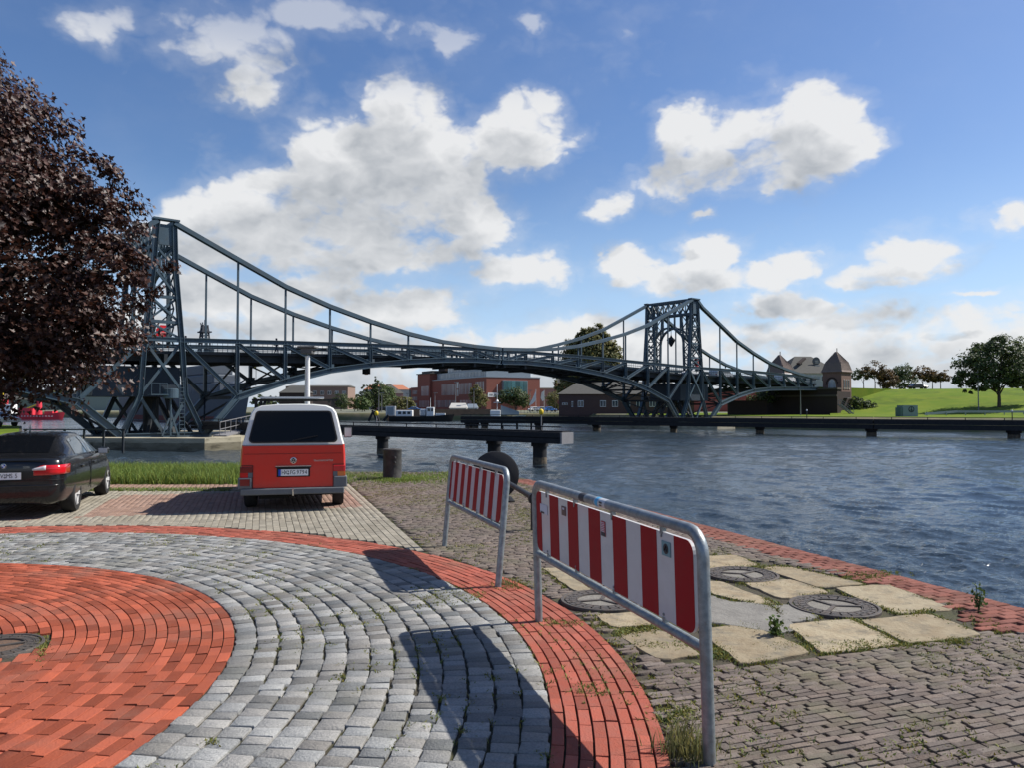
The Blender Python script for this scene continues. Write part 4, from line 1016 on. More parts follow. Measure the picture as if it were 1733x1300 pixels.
# ------------------------------------------------------------------ people on the bridge
def person(label, p, rz, coat, walk=.25, pack=True):
    t = thing('person', label, 'person', p, rz, None)
    vs = [(0, 0, .95), (0, 0, 1.2), (0, 0, 1.42), (0, 0, 1.52), (0, .01, 1.62), (.10, 0, .92), (.11, walk * .5, .50), (.11, walk * .75 - .05, .06), (.11, walk * .75 + .14, .03), (-.10, 0, .92), (-.11, -walk * .35, .50), (-.11, -walk * 1.0, .08), (-.11, -walk + .15, .03), (.19, 0, 1.42), (.24, -walk * .5, 1.15), (.22, .05, .92), (-.19, 0, 1.42), (-.24, walk * .5, 1.15), (-.22, .22, .98), (0, .015, 1.72)]
    es = [(0, 1), (1, 2), (2, 3), (3, 4), (4, 19), (0, 5), (5, 6), (6, 7), (7, 8), (0, 9), (9, 10), (10, 11), (11, 12), (2, 13), (13, 14), (14, 15), (2, 16), (16, 17), (17, 18)]
    rs = [.15, .15, .16, .06, .095, .10, .065, .045, .04, .10, .065, .045, .04, .065, .05, .04, .065, .05, .04, .085]
    me = bpy.data.meshes.new('person_body'); me.from_pydata(vs, es, []); o = link('body', me, t)
    sm = o.modifiers.new('skin', 'SKIN'); ss = o.modifiers.new('sub', 'SUBSURF'); ss.levels = ss.render_levels = 1
    for i, r in enumerate(rs): me.skin_vertices[0].data[i].radius = (r, r)
    me.skin_vertices[0].data[0].use_root = True
    dg = bpy.context.evaluated_depsgraph_get(); m2 = bpy.data.meshes.new_from_object(o.evaluated_get(dg)); o.modifiers.clear(); o.data = m2
    for mm in (coat, M['jeans'], M['skin']): m2.materials.append(mm)
    for f in m2.polygons: z = f.center.z; f.material_index = 2 if z > 1.5 else (1 if z < .92 else 0); f.use_smooth = True
    MB().lathe([(.02, 1.81), (.09, 1.79), (.105, 1.72), (.10, 1.64), (.06, 1.60)][::-1], 12, (0, -.02, 0)).build('hair', M['cloth'], t, smooth=True)
    if pack: bevel(MB().box((0, -.22, 1.25), (.3, .18, .42)).build('backpack', M['cloth'], t), .05, 2)
    return t
q = D(468, 590, 79.5); person('person in dark clothes with a backpack walking across the bridge', (q.x, q.y, 7.2), -1.2, M['cloth'], .28)
q = D(314, 590, 74.5); person('person beside the left bridge tower, head above the railing', (q.x, q.y, 7.0), -2.6, M['jeans'], .12, False)

# ================================================================== FOREGROUND OBJECTS
def barrier(label, A, B, lean, n_str, first, stickers=()):
    d = B - A; L = d.length; rz = math.atan2(d.y, d.x)
    t = thing('traffic_barrier', label, 'barrier', A, 0, 'red and white barrier boards on the quay')
    t.rotation_euler = (lean, 0, rz)
    r = .034; bend = .13; H = 1.22
    pts = [(0, 0, -.25), (0, 0, H - bend)] + [(bend - bend * math.cos(a), 0, H - bend + bend * math.sin(a)) for a in (.3, .6, .9, 1.2, 1.57)]
    pts += [(L - bend + bend * math.sin(a), 0, H - bend + bend * math.cos(a)) for a in (0, .3, .6, .9, 1.2, 1.57)] + [(L, 0, -.25)]
    MB().tube(pts, r, 14).build('frame_tube', M['galv'], t, smooth=True, angle=50)
    MB().tube([(0, 0, .60), (L, 0, .60)], r * .82, 12).build('lower_rail', M['galv'], t, smooth=True, angle=50)
    x0, x1, z0, z1 = .055, L - .085, .648, 1.160; c = .07
    def rr(xa, xb, ea, eb):
        p = []; arc = lambda cx_, cz_, a0: [(cx_ + c * math.cos(a0 + k * PI / 10), cz_ + c * math.sin(a0 + k * PI / 10)) for k in range(6)]
        p += arc(xa + c, z0 + c, PI) if ea else [(xa, z0)]
        p += arc(xb - c, z0 + c, -PI / 2) if eb else [(xb, z0)]
        p += arc(xb - c, z1 - c, 0) if eb else [(xb, z1)]
        p += arc(xa + c, z1 - c, PI / 2) if ea else [(xa, z1)]
        return [(x, 0, z) for x, z in p]
    board = MB().sheet([(x, -.010, z) for x, _, z in rr(x0, x1, 1, 1)], (0, 1, 0), .02).build('sign_board', M['signwhite'], t)
    w = (x1 - x0) / (n_str - 1 + first); xa = x0
    for k in range(n_str):
        xb = xa + w * (first if k == 0 else 1)
        if k % 2 == 0:
            q = rr(xa, min(xb, x1), k == 0, k == n_str - 1)
            b = MB(); b.sheet([(x, -.0105, z) for x, _, z in q], (0, -1, 0), .0015); b.sheet([(x, .0105, z) for x, _, z in q], (0, 1, 0), .0015); b.build('stripe', M['signred'], board)
        xa = xb
    for fx in (.10, .34, .60, .865):
        x = x0 + (x1 - x0) * fx; b = MB(); b.box((x, 0, z1 + .02), (.03, .028, .07)); b.box((x, 0, z0 - .012), (.03, .028, .04))
        b.lathe([(.009, -.016), (.009, .016)], 8, (x, 0, z1 - .025), axis='Y'); b.lathe([(.009, -.016), (.009, .016)], 8, (x, 0, z0 + .025), axis='Y'); b.build('clip', M['galv'], t)
    return t, board, (x0, x1, z0, z1)
nearB, nb_board, (bx0, bx1, bz0, bz1) = barrier('nearest red and white striped barrier board with stickers on its bars', G(912, 1052), G(1201, 1292), R(1.6), 13, .62)
def on_board(px, py):       # a pixel of the photograph on the near board: (x, z) in the board's plane
    A = G(912, 1052); d = (G(1201, 1292) - A); L = d.length; d.normalize(); o = Vector((0, 0, EYE)); r = ray(px, py); n = Vector((d.y, -d.x, 0))
    k = (A - o).dot(n) / r.dot(n); p = o + r * k - A; return p.dot(d), p.z
def sticker(name, px0, py0, px1, py1, m):
    xa, za = on_board(px0, py0); xb, zb = on_board(px1, py1); zc = (za + zb) / 2
    return MB().box(((xa + xb) / 2, -.0135, (za + zb) / 2), (abs(xb - xa), .003, abs(za - zb))).build(name, m, nb_board), (xa + xb) / 2, (za + zb) / 2, abs(xb - xa), abs(za - zb)
s_, x_, z_, w_, h_ = sticker('sticker', 1131, 914, 1146, 944, M['stickteal'])
b = MB(); b.lathe([(h_ * .36, 0), (h_ * .36, .002), (h_ * .27, .002), (h_ * .27, 0)], 20, (x_, -.0165, z_), axis='Y'); k = h_ * .2
b.beam((x_ - k, -.0165, z_ - k * .7), (x_ + k * .2, -.0165, z_ + k), .004, .012, (0, 1, 0)); b.beam((x_ - k, -.0165, z_ - k * .7), (x_ + k, -.0165, z_ - k * .7), .004, .012, (0, 1, 0)); b.beam((x_ + k, -.0165, z_ - k * .7), (x_ + k * .5, -.0165, z_ + .1 * k), .004, .012, (0, 1, 0))
b.build('emblem', M['stickdark'], s_)
s_, x_, z_, w_, h_ = sticker('sticker', 1027, 881, 1034, 909, M['stickred'])
b = MB()
for k in range(6): b.box((x_, -.0165, z_ + h_ * (.40 - k * .115)), (w_ * .8, .002, h_ * .045))
b.build('printed_line', M['stickpale'], s_); MB().box((x_, -.0162, z_ - h_ * .36), (w_, .002, h_ * .26)).build('printed_block', M['stickdark'], s_)
s_, x_, z_, w_, h_ = sticker('sticker', 959, 856, 966, 874, M['stickbrown']); MB().box((x_, -.0165, z_ + h_ * .25), (w_ * .45, .002, h_ * .2)).build('printed_block', M['stickpale'], s_)
s_, x_, z_, w_, h_ = sticker('sticker', 922, 852, 934, 872, M['stickpale']); MB().box((x_ - w_ * .15, -.0165, z_ - h_ * .4), (w_ * .5, .002, h_ * .18)).build('printed_block', M['stickdark'], s_)
Ln = (G(1201, 1292) - G(912, 1052)).length
rs = MB()
for k in range(7):
    a = -PI / 2 - .95 + k * .3
    rs.v.append((Ln * .50, -math.cos(a) * 0 + .0352 * math.sin(a + 0) , 1.22 + .0352 * math.cos(a + PI / 2 + .0)))
b = MB(); b.tube([(Ln * .50, 0, 1.22), (Ln * .565, 0, 1.22)], .0348, 14).build('rail_sticker', M['signwhite'], nearB); MB().tube([(Ln * .503, 0, 1.22), (Ln * .522, 0, 1.22)], .0354, 14).build('rail_sticker', M['stickblue'], nearB)
MB().tube([(Ln * .395, 0, 1.22), (Ln * .43, 0, 1.22)], .0348, 14).build('rail_sticker', M['stickdark'], nearB)
b = MB()
for k in range(5): b.box((Ln * .535 + k * .010, -.0352, 1.231), (.006, .001, .014)); b.box((Ln * .535 + k * .009, -.0352, 1.211), (.005, .001, .011))
b.build('sticker_print', M['stickdark'], nearB)
barrier('farther leaning red and white barrier board before the black iron disc', G(752, 925), G(843, 993), R(-5.0), 15, .5)
# --- manhole covers
def manhole(label, c, r, rz, mid):
    t = thing('manhole_cover', label, 'manhole cover', (c.x, c.y, .004), rz, 'round iron manhole covers set in the paving')
    MB().lathe([(r, -.06), (r, .002), (r * .99, .008), (r * .93, .008), (r * .92, 0), (r * .915, -.01)], 48).build('frame_ring', M['iron'], t, smooth=True, angle=30)
    MB().lathe([(r * .90, -.05), (r * .90, -.004), (r * .60, -.004), (r * .60, -.02)], 48).build('cover_plate', M['iron'], t, smooth=True, angle=30)
    b = MB(); n = 24
    for ro, ri in ((.885, .80), (.75, .655)):
        for k in range(n):
            a0, a1 = 2 * PI * (k + .10) / n, 2 * PI * (k + .90) / n; q = []
            for rad in (ri, ro):
                for a in ((a0, a1) if rad == ri else (a1, a0)): q.append((r * rad * math.cos(a), r * rad * math.sin(a)))
            b.prism(q, -.01, .006)
    for rad in (.77, .64, .60): b.lathe([(r * (rad + .012), -.01), (r * (rad + .012), .007), (r * (rad - .012), .007), (r * (rad - .012), -.01)], 48)
    b.build('raised_rib', M['iron'], t)
    c2 = MB().lathe([(r * .59, -.05), (r * .59, -.006), (.001, -.002)], 40).build('concrete_infill', mid, t, smooth=True, angle=40)
    b = MB()
    for k in range(3): a = 2 * PI * k / 3 + .4; b.beam((0, 0, .002), (r * .6 * math.cos(a), r * .6 * math.sin(a), .002), .035, .012)
    b.build('cross_rib', M['iron'], t)
inf = mat('manhole_concrete', (.21, .195, .17), .95, nscale=14, namt=.7, col2=(.14, .13, .115), bump=.6, bscale=60)
for (c, r), l, rz in zip(HOLES, ['iron manhole cover among the sandstone slabs right behind the nearest barrier post', 'iron manhole cover nearest the quay edge between pale sandstone slabs', 'iron manhole cover partly hidden behind the nearest barrier board', 'iron manhole cover in the middle of the red brick circle'], (.3, 1.6, .9, .2)): manhole(l, c, r, rz, inf if l[-6:] != 'circle' else mat('rusty_iron', (.15, .092, .06), .8, nscale=30, namt=.7, col2=(.075, .055, .045), bump=.5, bscale=60))
# --- mooring bollard
q = G(664, 811); t = thing('bollard', 'dark grey round iron mooring bollard at the quay edge', 'bollard', (q.x, q.y, 0))
bm_ = mat('bollard_iron', (.050, .050, .050), .75, .2, nscale=5, namt=.8, col2=(.09, .087, .082), bump=.5, bscale=14, dirt=((.05, .045, .04), 6, .7))
MB().lathe([(.245, -.1), (.25, .02), (.242, .05), (.24, .72), (.25, .735), (.25, .77), (.235, .785), (.05, .80)], 28).build('post', bm_, t, smooth=True, angle=35)
b = MB(); b.tube([(.1, -.30, .56), (.1, -.24, .56)], .035, 8); b.tube([(.1, -.29, .44), (.1, -.22, .44)], .025, 8); b.build('bolt', bm_, t)
# --- black iron disc with its axle
q = G(838, 846); ax_end = D(905, 838, 11.75); t = thing('iron_disc', 'big black iron disc with a long axle, lying behind the barriers', 'iron disc', (q.x, q.y, .49))
axv = (Vector((ax_end.x, ax_end.y, .50)) - Vector((q.x, q.y, .49))); rzq = math.atan2(-axv.x, axv.y); t.rotation_euler = (0, 0, rzq); al = axv.length
al = -al if (Matrix.Rotation(rzq, 3, 'Z') @ Vector((0, 1, 0))).dot(axv) < 0 else al
MB().lathe([(.02, -.06), (.40, -.05), (.47, -.035), (.49, -.01), (.49, .03), (.46, .045), (.18, .05), (.15, .09), (.02, .09)], 44, axis='Y').build('disc', M['black'], t, smooth=True, angle=40)
MB().lathe([(.045, .05), (.045, al)] if al > 0 else [(.045, al), (.045, .0)], 14, axis='Y').build('axle', M['black'], t, smooth=True, angle=40)
MB().lathe([(.06, al - .05), (.10, al - .04), (.10, al + .04), (.06, al + .05)], 18, axis='Y').build('end_collar', M['black'], t, smooth=True, angle=40)
MB().beam((.25, 0, -.45), (.25, .5, -.49), .14, .05).beam((-.25, 0, -.45), (-.25, .5, -.49), .14, .05).build('foot', M['black'], t)
MB().beam((0, al * .97, -.02), (0, al * .97, -.49), .07, .07, (1, 0, 0)).build('prop', M['black'], t)
# --- lamp post behind the van
q = D(520, 672, 20.4); t = thing('lamp_post', 'slim white lamp post with a dark flat head rising behind the van', 'lamp post', (q.x, q.y, 0))
MB().tube([(0, 0, -.1), (0, 0, 2.2), (0, 0, 3.25)], [.075, .07, .06], 14).build('pole', M['white'], t, smooth=True, angle=40)
hd = MB().box((0, 0, 3.38), (.30, .30, .16)).box((0, 0, 3.48), (.46, .40, .05)); bevel(hd.build('lamp_head', mat('lamp_head_grey', (.10, .10, .10), .6), t), .015)
b = MB(); b.tube([(0, 0, 3.35), (.42, 0, 3.42)], .02, 6); b.box((.46, 0, 3.43), (.12, .1, .06)); b.tube([(0, 0, 3.35), (-.30, 0, 3.45)], .02, 6); b.build('side_arm', M['steeldk'], t)

# ------------------------------------------------------------------ vehicles: lofted bodies
def catmull(ts, vals, t):
    i = max(0, min(len(ts) - 2, next((k for k in range(len(ts) - 1) if t <= ts[k + 1]), len(ts) - 2)))
    u = (t - ts[i]) / (ts[i + 1] - ts[i]); p = lambda k: np.asarray(vals[max(0, min(len(vals) - 1, k))], float)
    a, b_ = p(i), p(i + 1); m0 = (p(i + 1) - p(i - 1)) * ((ts[i + 1] - ts[i]) / max(1e-6, ts[min(i + 1, len(ts) - 1)] - ts[max(i - 1, 0)])); m1 = (p(i + 2) - p(i)) * ((ts[i + 1] - ts[i]) / max(1e-6, ts[min(i + 2, len(ts) - 1)] - ts[i]))
    return (2*u**3 - 3*u**2 + 1) * a + (u**3 - 2*u**2 + u) * m0 + (-2*u**3 + 3*u**2) * b_ + (u**3 - u**2) * m1
def loft(stations, nu=44):
    """stations: (t, half section as (x, y, z) rows) -> grid of full sections, right to left"""
    ts = [s[0] for s in stations]; vs = [s[1] for s in stations]; g = []
    for t in np.linspace(ts[0], ts[-1], nu):
        h = catmull(ts, vs, t); h[:, 1] = np.maximum(h[:, 1], 0)
        g.append(np.concatenate([h * [1, -1, 1], h[::-1][1:]]) if h[-1, 1] < 1e-6 else np.concatenate([h * [1, -1, 1], h[::-1]]))
    return np.array(g)
def grid_mesh(b, g, caps=True, close=False):
    nu, nv = g.shape[:2]; vs = [tuple(p) for r in g for p in r]
    fs = [(i * nv + j, i * nv + j + 1, (i + 1) * nv + j + 1, (i + 1) * nv + j) for i in range(nu - 1) for j in range(nv - 1)]
    if close: fs += [(i * nv + nv - 1, i * nv, (i + 1) * nv, (i + 1) * nv + nv - 1) for i in range(nu - 1)]
    if caps: fs += [tuple(range(nv)), tuple((nu - 1) * nv + j for j in range(nv))[::-1]]
    b.add(vs, fs); return b
def cut_arches(o, wheels, r, hw):
    c = MB()
    for x, z in wheels: c.lathe([(r, -hw), (r, hw)], 36, (x, 0, z), axis='Y')
    co = c.build('cutter', M['grime']); m = o.modifiers.new('arch', 'BOOLEAN'); m.object = co; m.operation = 'DIFFERENCE'; m.solver = 'EXACT'
    dg = bpy.context.evaluated_depsgraph_get(); me = bpy.data.meshes.new_from_object(o.evaluated_get(dg)); o.modifiers.clear(); o.data = me
    bpy.data.objects.remove(co); me.polygons.foreach_set('use_smooth', [True] * len(me.polygons)); me.set_sharp_from_angle(angle=R(38))
def patch_on(g, u0, u1, v0, v1, off, nu=8, nv=5, mirror=False, shrink=None):
    """a pane lying on a lofted surface between two stations and two section rows"""
    NU_, NV_ = g.shape[:2]
    def S(u, v):
        a, b_ = u * (NU_ - 1), v * (NV_ - 1); i, j = min(int(a), NU_ - 2), min(int(b_), NV_ - 2); p, q = a - i, b_ - j
        return g[i, j] * (1 - p) * (1 - q) + g[i + 1, j] * p * (1 - q) + g[i, j + 1] * (1 - p) * q + g[i + 1, j + 1] * p * q
    out = []
    for i in range(nu):
        row = []
        for j in range(nv):
            fu, fv = i / (nu - 1), j / (nv - 1)
            ua, ub = (u0, u1) if not shrink else (u0 + shrink[0] * fv, u1 + shrink[1] * fv)
            u, v = ua + (ub - ua) * fu, v0 + (v1 - v0) * fv; e = .004
            n = np.cross(S(min(1, u + e), v) - S(max(0, u - e), v), S(u, min(1, v + e)) - S(u, max(0, v - e))); n /= np.linalg.norm(n) + 1e-9
            p = S(u, v)
            if n.dot(p - np.array([2.2, 0, .75])) < 0: n = -n
            row.append(p + n * off)
        out.append(row)
    g2 = np.array(out)
    return g2 * [1, -1, 1] if mirror else g2
def wheel(t, x, y, r, w, face, spokes=5, hub=None):
    """tyre with rim and spokes; face = side the rim shows on"""
    o = MB().lathe([(r * .66, -w / 2), (r * .93, -w / 2), (r, -w * .36), (r, w * .36), (r * .93, w / 2), (r * .66, w / 2)], 36, axis='Y', ring=True).build('wheel', M['rubber'], t, smooth=True, angle=50); o.location = (x, y, r)
    b = MB(); f = face * w * .36
    b.lathe([(r * .70, f - .02), (r * .70, f + .012 * face), (r * .62, f + .012 * face), (r * .60, f - .05 * face)], 32, axis='Y', ring=True)
    b.lathe([(r * .16, f - .06 * face), (r * .16, f), (r * .08, f + .01 * face)], 16, axis='Y')
    for k in range(spokes):
        a = 2 * PI * k / spokes
        for s in (-.10, .10): b.beam((r * .12 * math.cos(a), f - .02 * face, r * .12 * math.sin(a)), (r * .65 * math.cos(a + s), f, r * .65 * math.sin(a + s)), .035, .05, (0, 1, 0))
    b.build('rim', hub or M['alloy'], o); MB().lathe([(r * .6, f - .09 * face), (r * .58, f - .07 * face)], 20, axis='Y').build('brake_disc', M['grime'], o)
    return o
def num_plate(t, pos, rot, w, h, s, eu=True, size=None):
    o = MB().box((0, 0, 0), (w, h, .012)).build('number_plate', M['plate'], t); o.location = pos; o.rotation_euler = rot
    MB().box((0, 0, -.002), (w + .014, h + .014, .012)).build('plate_border', M['ink'], o)
    if eu: MB().box((-w / 2 + .022, 0, .001), (.044, h, .0125)).build('plate_strip', M['eublue'], o)
    x = -w / 2 + (.06 if eu else .02); size = size or h * .92
    for part in s:
        if part == '*':
            MB().lathe([(.014, 0), (.014, .008)], 12, (x + .018, .022, 0)).lathe([(.017, 0), (.017, .008)], 12, (x + .018, -.02, 0)).build('seal', M['endgrey'], o); x += .042; continue
        for ch in part:
            if ch == ' ': x += .022; continue
            text(ch, size, M['ink'], o, (x + .023, 0, .0065), (0, 0, 0), 'letter', .001, sx=.78); x += .0475
    return o
# --- van
RV = Vector((-.04, 0, 0))
vq = G(496, 866); van = thing('van', 'red van with white upper half and roof rack, parked with its back to the camera', 'van', (vq.x, vq.y, 0), R(90 + 13.6))
LOW = [(0, .36), (.76, .36), (.86, .38), (.905, .52), (.925, .75), (.92, 1.0), (.905, 1.195)]
UPP = [(.903, 1.20), (.872, 1.30), (.80, 1.62), (.755, 1.78), (.70, 1.86), (.58, 1.91), (.30, 1.935), (0, 1.94)]
def vst(x, tab, kw=1.0, kz=1.0, sl=0.0, kn=0.0):
    return np.array([(x + sl * max(0, (z - 1.1)) + kn * max(0, .6 - z), y * kw, (1.2 + (z - 1.2) * kz) if z > 1.2 else z) for y, z in tab])
stl = [(0, vst(-.0, LOW, .965)), (.05, vst(.05, LOW, .992)), (.2, vst(.2, LOW)), (3.3, vst(3.3, LOW)), (4.2, vst(4.2, LOW, .97)), (4.6, vst(4.6, LOW, .90)), (4.75, vst(4.75, LOW, .80))]
low = grid_mesh(MB(), loft(stl, 60), close=True).build('lower_body', M['vanred'], van, smooth=True, angle=38)
stu = [(0, vst(0, UPP, .965, .985, .18)), (.05, vst(.05, UPP, .99, 1, .17)), (.25, vst(.25, UPP, 1, 1, .10)), (2.8, vst(2.8, UPP)), (3.4, vst(3.4, UPP, 1, .97)), (3.9, vst(3.9, UPP, .98, .55)), (4.3, vst(4.3, UPP, .96, .12)), (4.6, vst(4.6, UPP, .90, .02))]
gup = loft(stu, 70)
upp = grid_mesh(MB(), gup, close=True).build('upper_body', M['vanwhite'], van, smooth=True, angle=38)
cut_arches(low, [(.86, .31), (3.78, .31)], .37, 1.1)
MB().box((2.3, 0, .34), (4.2, 1.5, .16)).box((.9, 0, .5), (.9, 1.3, .3)).box((.35, .35, .27), (.25, .5, .12)).build('underbody', M['grime'], van)
RT = Matrix.Rotation(0, 3, 'X')
def rear(y, z, d=0.0):       # a point on the van's back face, y to the left, d proud of it
    x = -.004 if z <= 1.2 else -.004 + .18 * (z - 1.1) - .018
    return Vector((x - d, y, z))
def rr2(hw0, hw1, z0, z1, r, n=5):   # rounded trapezium, widths at bottom and top
    q = []
    for cx_, cz_, a0 in ((hw0 - r, z0 + r, -PI / 2), (hw1 - r, z1 - r, 0), (-hw1 + r, z1 - r, PI / 2), (-hw0 + r, z0 + r, PI)):
        for k in range(n): a = a0 + k * PI / 2 / (n - 1); q.append((cx_ + r * math.cos(a), cz_ + r * math.sin(a)))
    return q
def rear_sheet(name, q, m, d0, t_, par): return MB().sheet([rear(y, z, d0) for y, z in q], (-1, 0, .18 if q[0][1] > 1.2 else 0), t_).build(name, m, par)
MB().sheet([rear(y, z, .0) for y, z in rr2(.775, .675, 1.235, 1.815, .075)], (-1, 0, .18), .012).build('window_seal', M['rubber'], van)
rear_sheet('rear_window', rr2(.745, .648, 1.262, 1.79, .06), M['glass'], .010, .008, van)
MB().beam(rear(.02, 1.275, .03), rear(-.42, 1.36, .03), .018, .025, (-1, 0, 0)).build('wiper', M['ink'], van)
rear_sheet('belt_line', [(-.865, 1.185), (.865, 1.185), (.865, 1.20), (-.865, 1.20)], M['endgrey'], 0, .008, van)
rear_sheet('body_crease', [(-.85, 1.035), (.85, 1.035), (.85, 1.043), (-.85, 1.043)], M['lampdark'], 0, .003, van)
tg = MB()
for y in (-.70, .70): tg.box(rear(y, .62, .001), (.008, .010, .44))
tg.box(rear(0, .425, .001), (.008, 1.4, .010)); tg.box(rear(.70 + .1, .835, .001), (.008, .2, .009)); tg.box(rear(-.8, .835, .001), (.008, .2, .009)); tg.build('tailgate_gap', M['ink'], van)
h = MB().box(rear(0, .80, .012), (.03, .62, .03)).build('tailgate_handle', M['ink'], van); MB().box(rear(0, .815, .02), (.02, .62, .012)).build('chrome_strip', M['chrome'], h)
bevel(MB().box(rear(0, .705, .0), (.012, .58, .17)).build('plate_recess', M['ink'], van), .004)
PR = Matrix(((0, 0, -1), (-1, 0, 0), (0, 1, 0))).to_euler()    # text facing backwards: x to the right, y up
num_plate(van, rear(0, .70, .012), PR, .52, .115, ['HX', '*', 'FG', ' ', '9794'])
bd = MB().lathe([(.056, 0), (.056, .012), (.046, .014), (.046, .006)], 28).build('badge', M['chrome'], van); bd.location = rear(0, .915, .0); bd.rotation_euler = PR
MB().lathe([(.045, .004), (.045, .009)], 24).build('badge_field', M['ink'], bd)
b = MB()
for s in (-1, 1):
    b.beam((s * .024, .038, .011), (s * .0, .004, .011), .008, .006); b.beam((s * .040, .018, .011), (s * .018, -.038, .011), .008, .006); b.beam((s * .018, -.038, .011), (0, -.004, .011), .008, .006)
b.build('badge_letters', M['chrome'], bd)
text('TRANSPORTER', .045, M['chrome'], van, rear(-.525, .905, .004), PR, sx=1.15)
for s in (-1, 1):
    lp_ = MB().box(rear(s * .80, .76, -.03), (.10, .20, .105)).box((.075, s * .905, .76), (.15, .03, .105)); o = bevel(lp_.build('tail_lamp', M['lampred'] if s < 0 else M['lampdark'], van), .008)
    o2 = MB().box(rear(s * .84, .665, -.03), (.10, .12, .085)).box((.075, s * .905, .665), (.15, .03, .085)).build('indicator', M['lampamber'] if s < 0 else M['lampred'], o)
    MB().box(rear(s * .74, .665, -.03), (.10, .075, .085)).build('reversing_lamp', M['plastic'], o)
    bc = MB(); bc.box((.09, s * .83, .52), (.26, .24, .20)); bc.box((.40, s * .915, .49), (.5, .05, .18)); bevel(bc.build('bumper_corner', M['plastic'], van), .02, 3)
bb = MB().box((.02, 0, .365), (.17, 1.80, .115)); bumper = bevel(bb.build('bumper', M['plastic'], van), .02, 3)
fl = MB().box((-.045, .83, .535), (.02, .16, .115)).build('fog_lamp', M['lampdark'], van); 
MB().box((-.044, .83, .604), (.025, .19, .012)).box((-.044, .733, .53), (.025, .014, .15)).build('bumper_trim', M['endgrey'], van)
MB().tube([(.1, 0, .30), (-.10, 0, .30), (-.12, 0, .38)], .014, 8).lathe([(.002, .37), (.025, .38), (.025, .41), (.002, .42)], 10, (-.12, 0, 0)).build('tow_hitch', M['chrome'], van)
for x in (.86, 3.78):
    for s in (-1, 1): wheel(van, x, s * .80, .315, .21, s, 5, M['plastic'])
for s in (-1, 1):
    mm = MB().box((3.62, s * 1.06, 1.30), (.10, .18, .24)); mo = bevel(mm.build('wing_mirror', M['ink'], van), .03, 3); MB().box((3.565, s * 1.06, 1.30), (.012, .15, .20)).build('mirror_glass', M['silver'], mo); MB().beam((3.62, s * .86, 1.26), (3.62, s * 1.0, 1.28), .04, .04).build('mirror_arm', M['ink'], mo)
    for u0, u1 in ((.10, .34), (.37, .56), (.60, .74)):
        g2 = patch_on(gup, u0, u1, .085, .235, .006, mirror=s > 0); grid_mesh(MB(), g2, False).build('side_window', M['glass'], van, smooth=True)
rk = MB()
for x in (.55, 1.7, 2.6):
    rk.box((x, 0, 2.02), (.06, 1.55, .035))
    for s in (-1, 1): rk.box((x, s * .70, 1.95), (.10, .05, .16)); rk.box((x, s * .62, 1.985), (.08, .04, .05))
rack = rk.build('roof_rack', M['ink'], van)
MB().box((1.25, .05, 2.06), (1.6, 1.15, .035)).build('roof_panel', M['silver'], van); 
# --- black saloon
ra, fa = G(121, 866), G(173, 838); hd_ = (fa - ra).normalized(); cang = math.atan2(hd_.y, hd_.x); lf = Vector((-hd_.y, hd_.x, 0))
c0 = ra + lf * .80 - hd_ * .98
car = thing('car', 'black saloon car parked under the copper maple with its tail lamp showing', 'car', (c0.x, c0.y, 0), cang)
def cst(x, w, zb, zt, k=1.0):
    return np.array([(x, y * w, z) for y, z in [(0, zb), (.80, zb), (.93, zb + .05), (.985, zb + .17), (1.0, .56), (.992, .70), (.97, zt - .11), (.945, zt - .035), (.86, zt), (.45, zt + .022), (0, zt + .03)]])
cs = [(0, cst(0, .70, .34, .93)), (.05, cst(.04, .79, .27, .985)), (.16, cst(.14, .855, .24, 1.02)), (.45, cst(.42, .885, .22, 1.03)), (.95, cst(.95, .905, .20, 1.02)), (2.2, cst(2.2, .905, .20, .985)), (3.4, cst(3.4, .90, .20, .955)), (3.95, cst(3.95, .875, .20, .86)), (4.3, cst(4.3, .80, .22, .76)), (4.47, cst(4.47, .66, .26, .68)), (4.52, cst(4.52, .5, .32, .6))]
gcar = loft(cs, 90)
body = grid_mesh(MB(), gcar, close=False).build('body', M['carblack'], car, smooth=True, angle=38)
cut_arches(body, [(.98, .32), (3.74, .32)], .355, 1.1)
MB().box((2.3, 0, .3), (3.9, 1.45, .16)).box((.98, 0, .5), (.8, 1.42, .45)).box((3.74, 0, .5), (.8, 1.42, .4)).build('underbody', M['grime'], car)
def gst(x, wb, wr, zb, zr):
    h = zr - zb
    return np.array([(x, y, z) for y, z in [(wb, zb - .03), (wb - .01, zb + .02), (wb + (wr - wb) * .55, zb + h * .55), (wr + .03, zr - .10 * min(1, h / .3)), (wr - .05, zr - .035 * min(1, h / .3)), (wr * .55, zr - .008), (0, zr)]])
gs = [(.50, gst(.50, .74, .60, 1.00, 1.045)), (.78, gst(.78, .80, .58, 1.0, 1.18)), (1.15, gst(1.15, .825, .555, 1.0, 1.345)), (1.55, gst(1.55, .835, .555, .99, 1.405)), (2.1, gst(2.1, .84, .57, .98, 1.425)), (2.55, gst(2.55, .835, .57, .97, 1.395)), (3.0, gst(3.0, .82, .60, .955, 1.22)), (3.5, gst(3.5, .78, .64, .93, .97))]
gg = loft(gs, 80)
cabin = grid_mesh(MB(), gg, caps=True).build('cabin', M['carblack'], car, smooth=True, angle=45)
uu = lambda x: (x - .50) / 3.0
grid_mesh(MB(), patch_on(gg, uu(.60), uu(1.22), .345, .655, .006, 12, 12), False).build('rear_window', M['glass'], car, smooth=True)
grid_mesh(MB(), patch_on(gg, uu(2.62), uu(3.4), .34, .66, .006, 12, 12), False).build('windscreen', M['glass'], car, smooth=True)
cw = mat('car_side_glass', (.05, .07, .09), .05, spec=1.0)
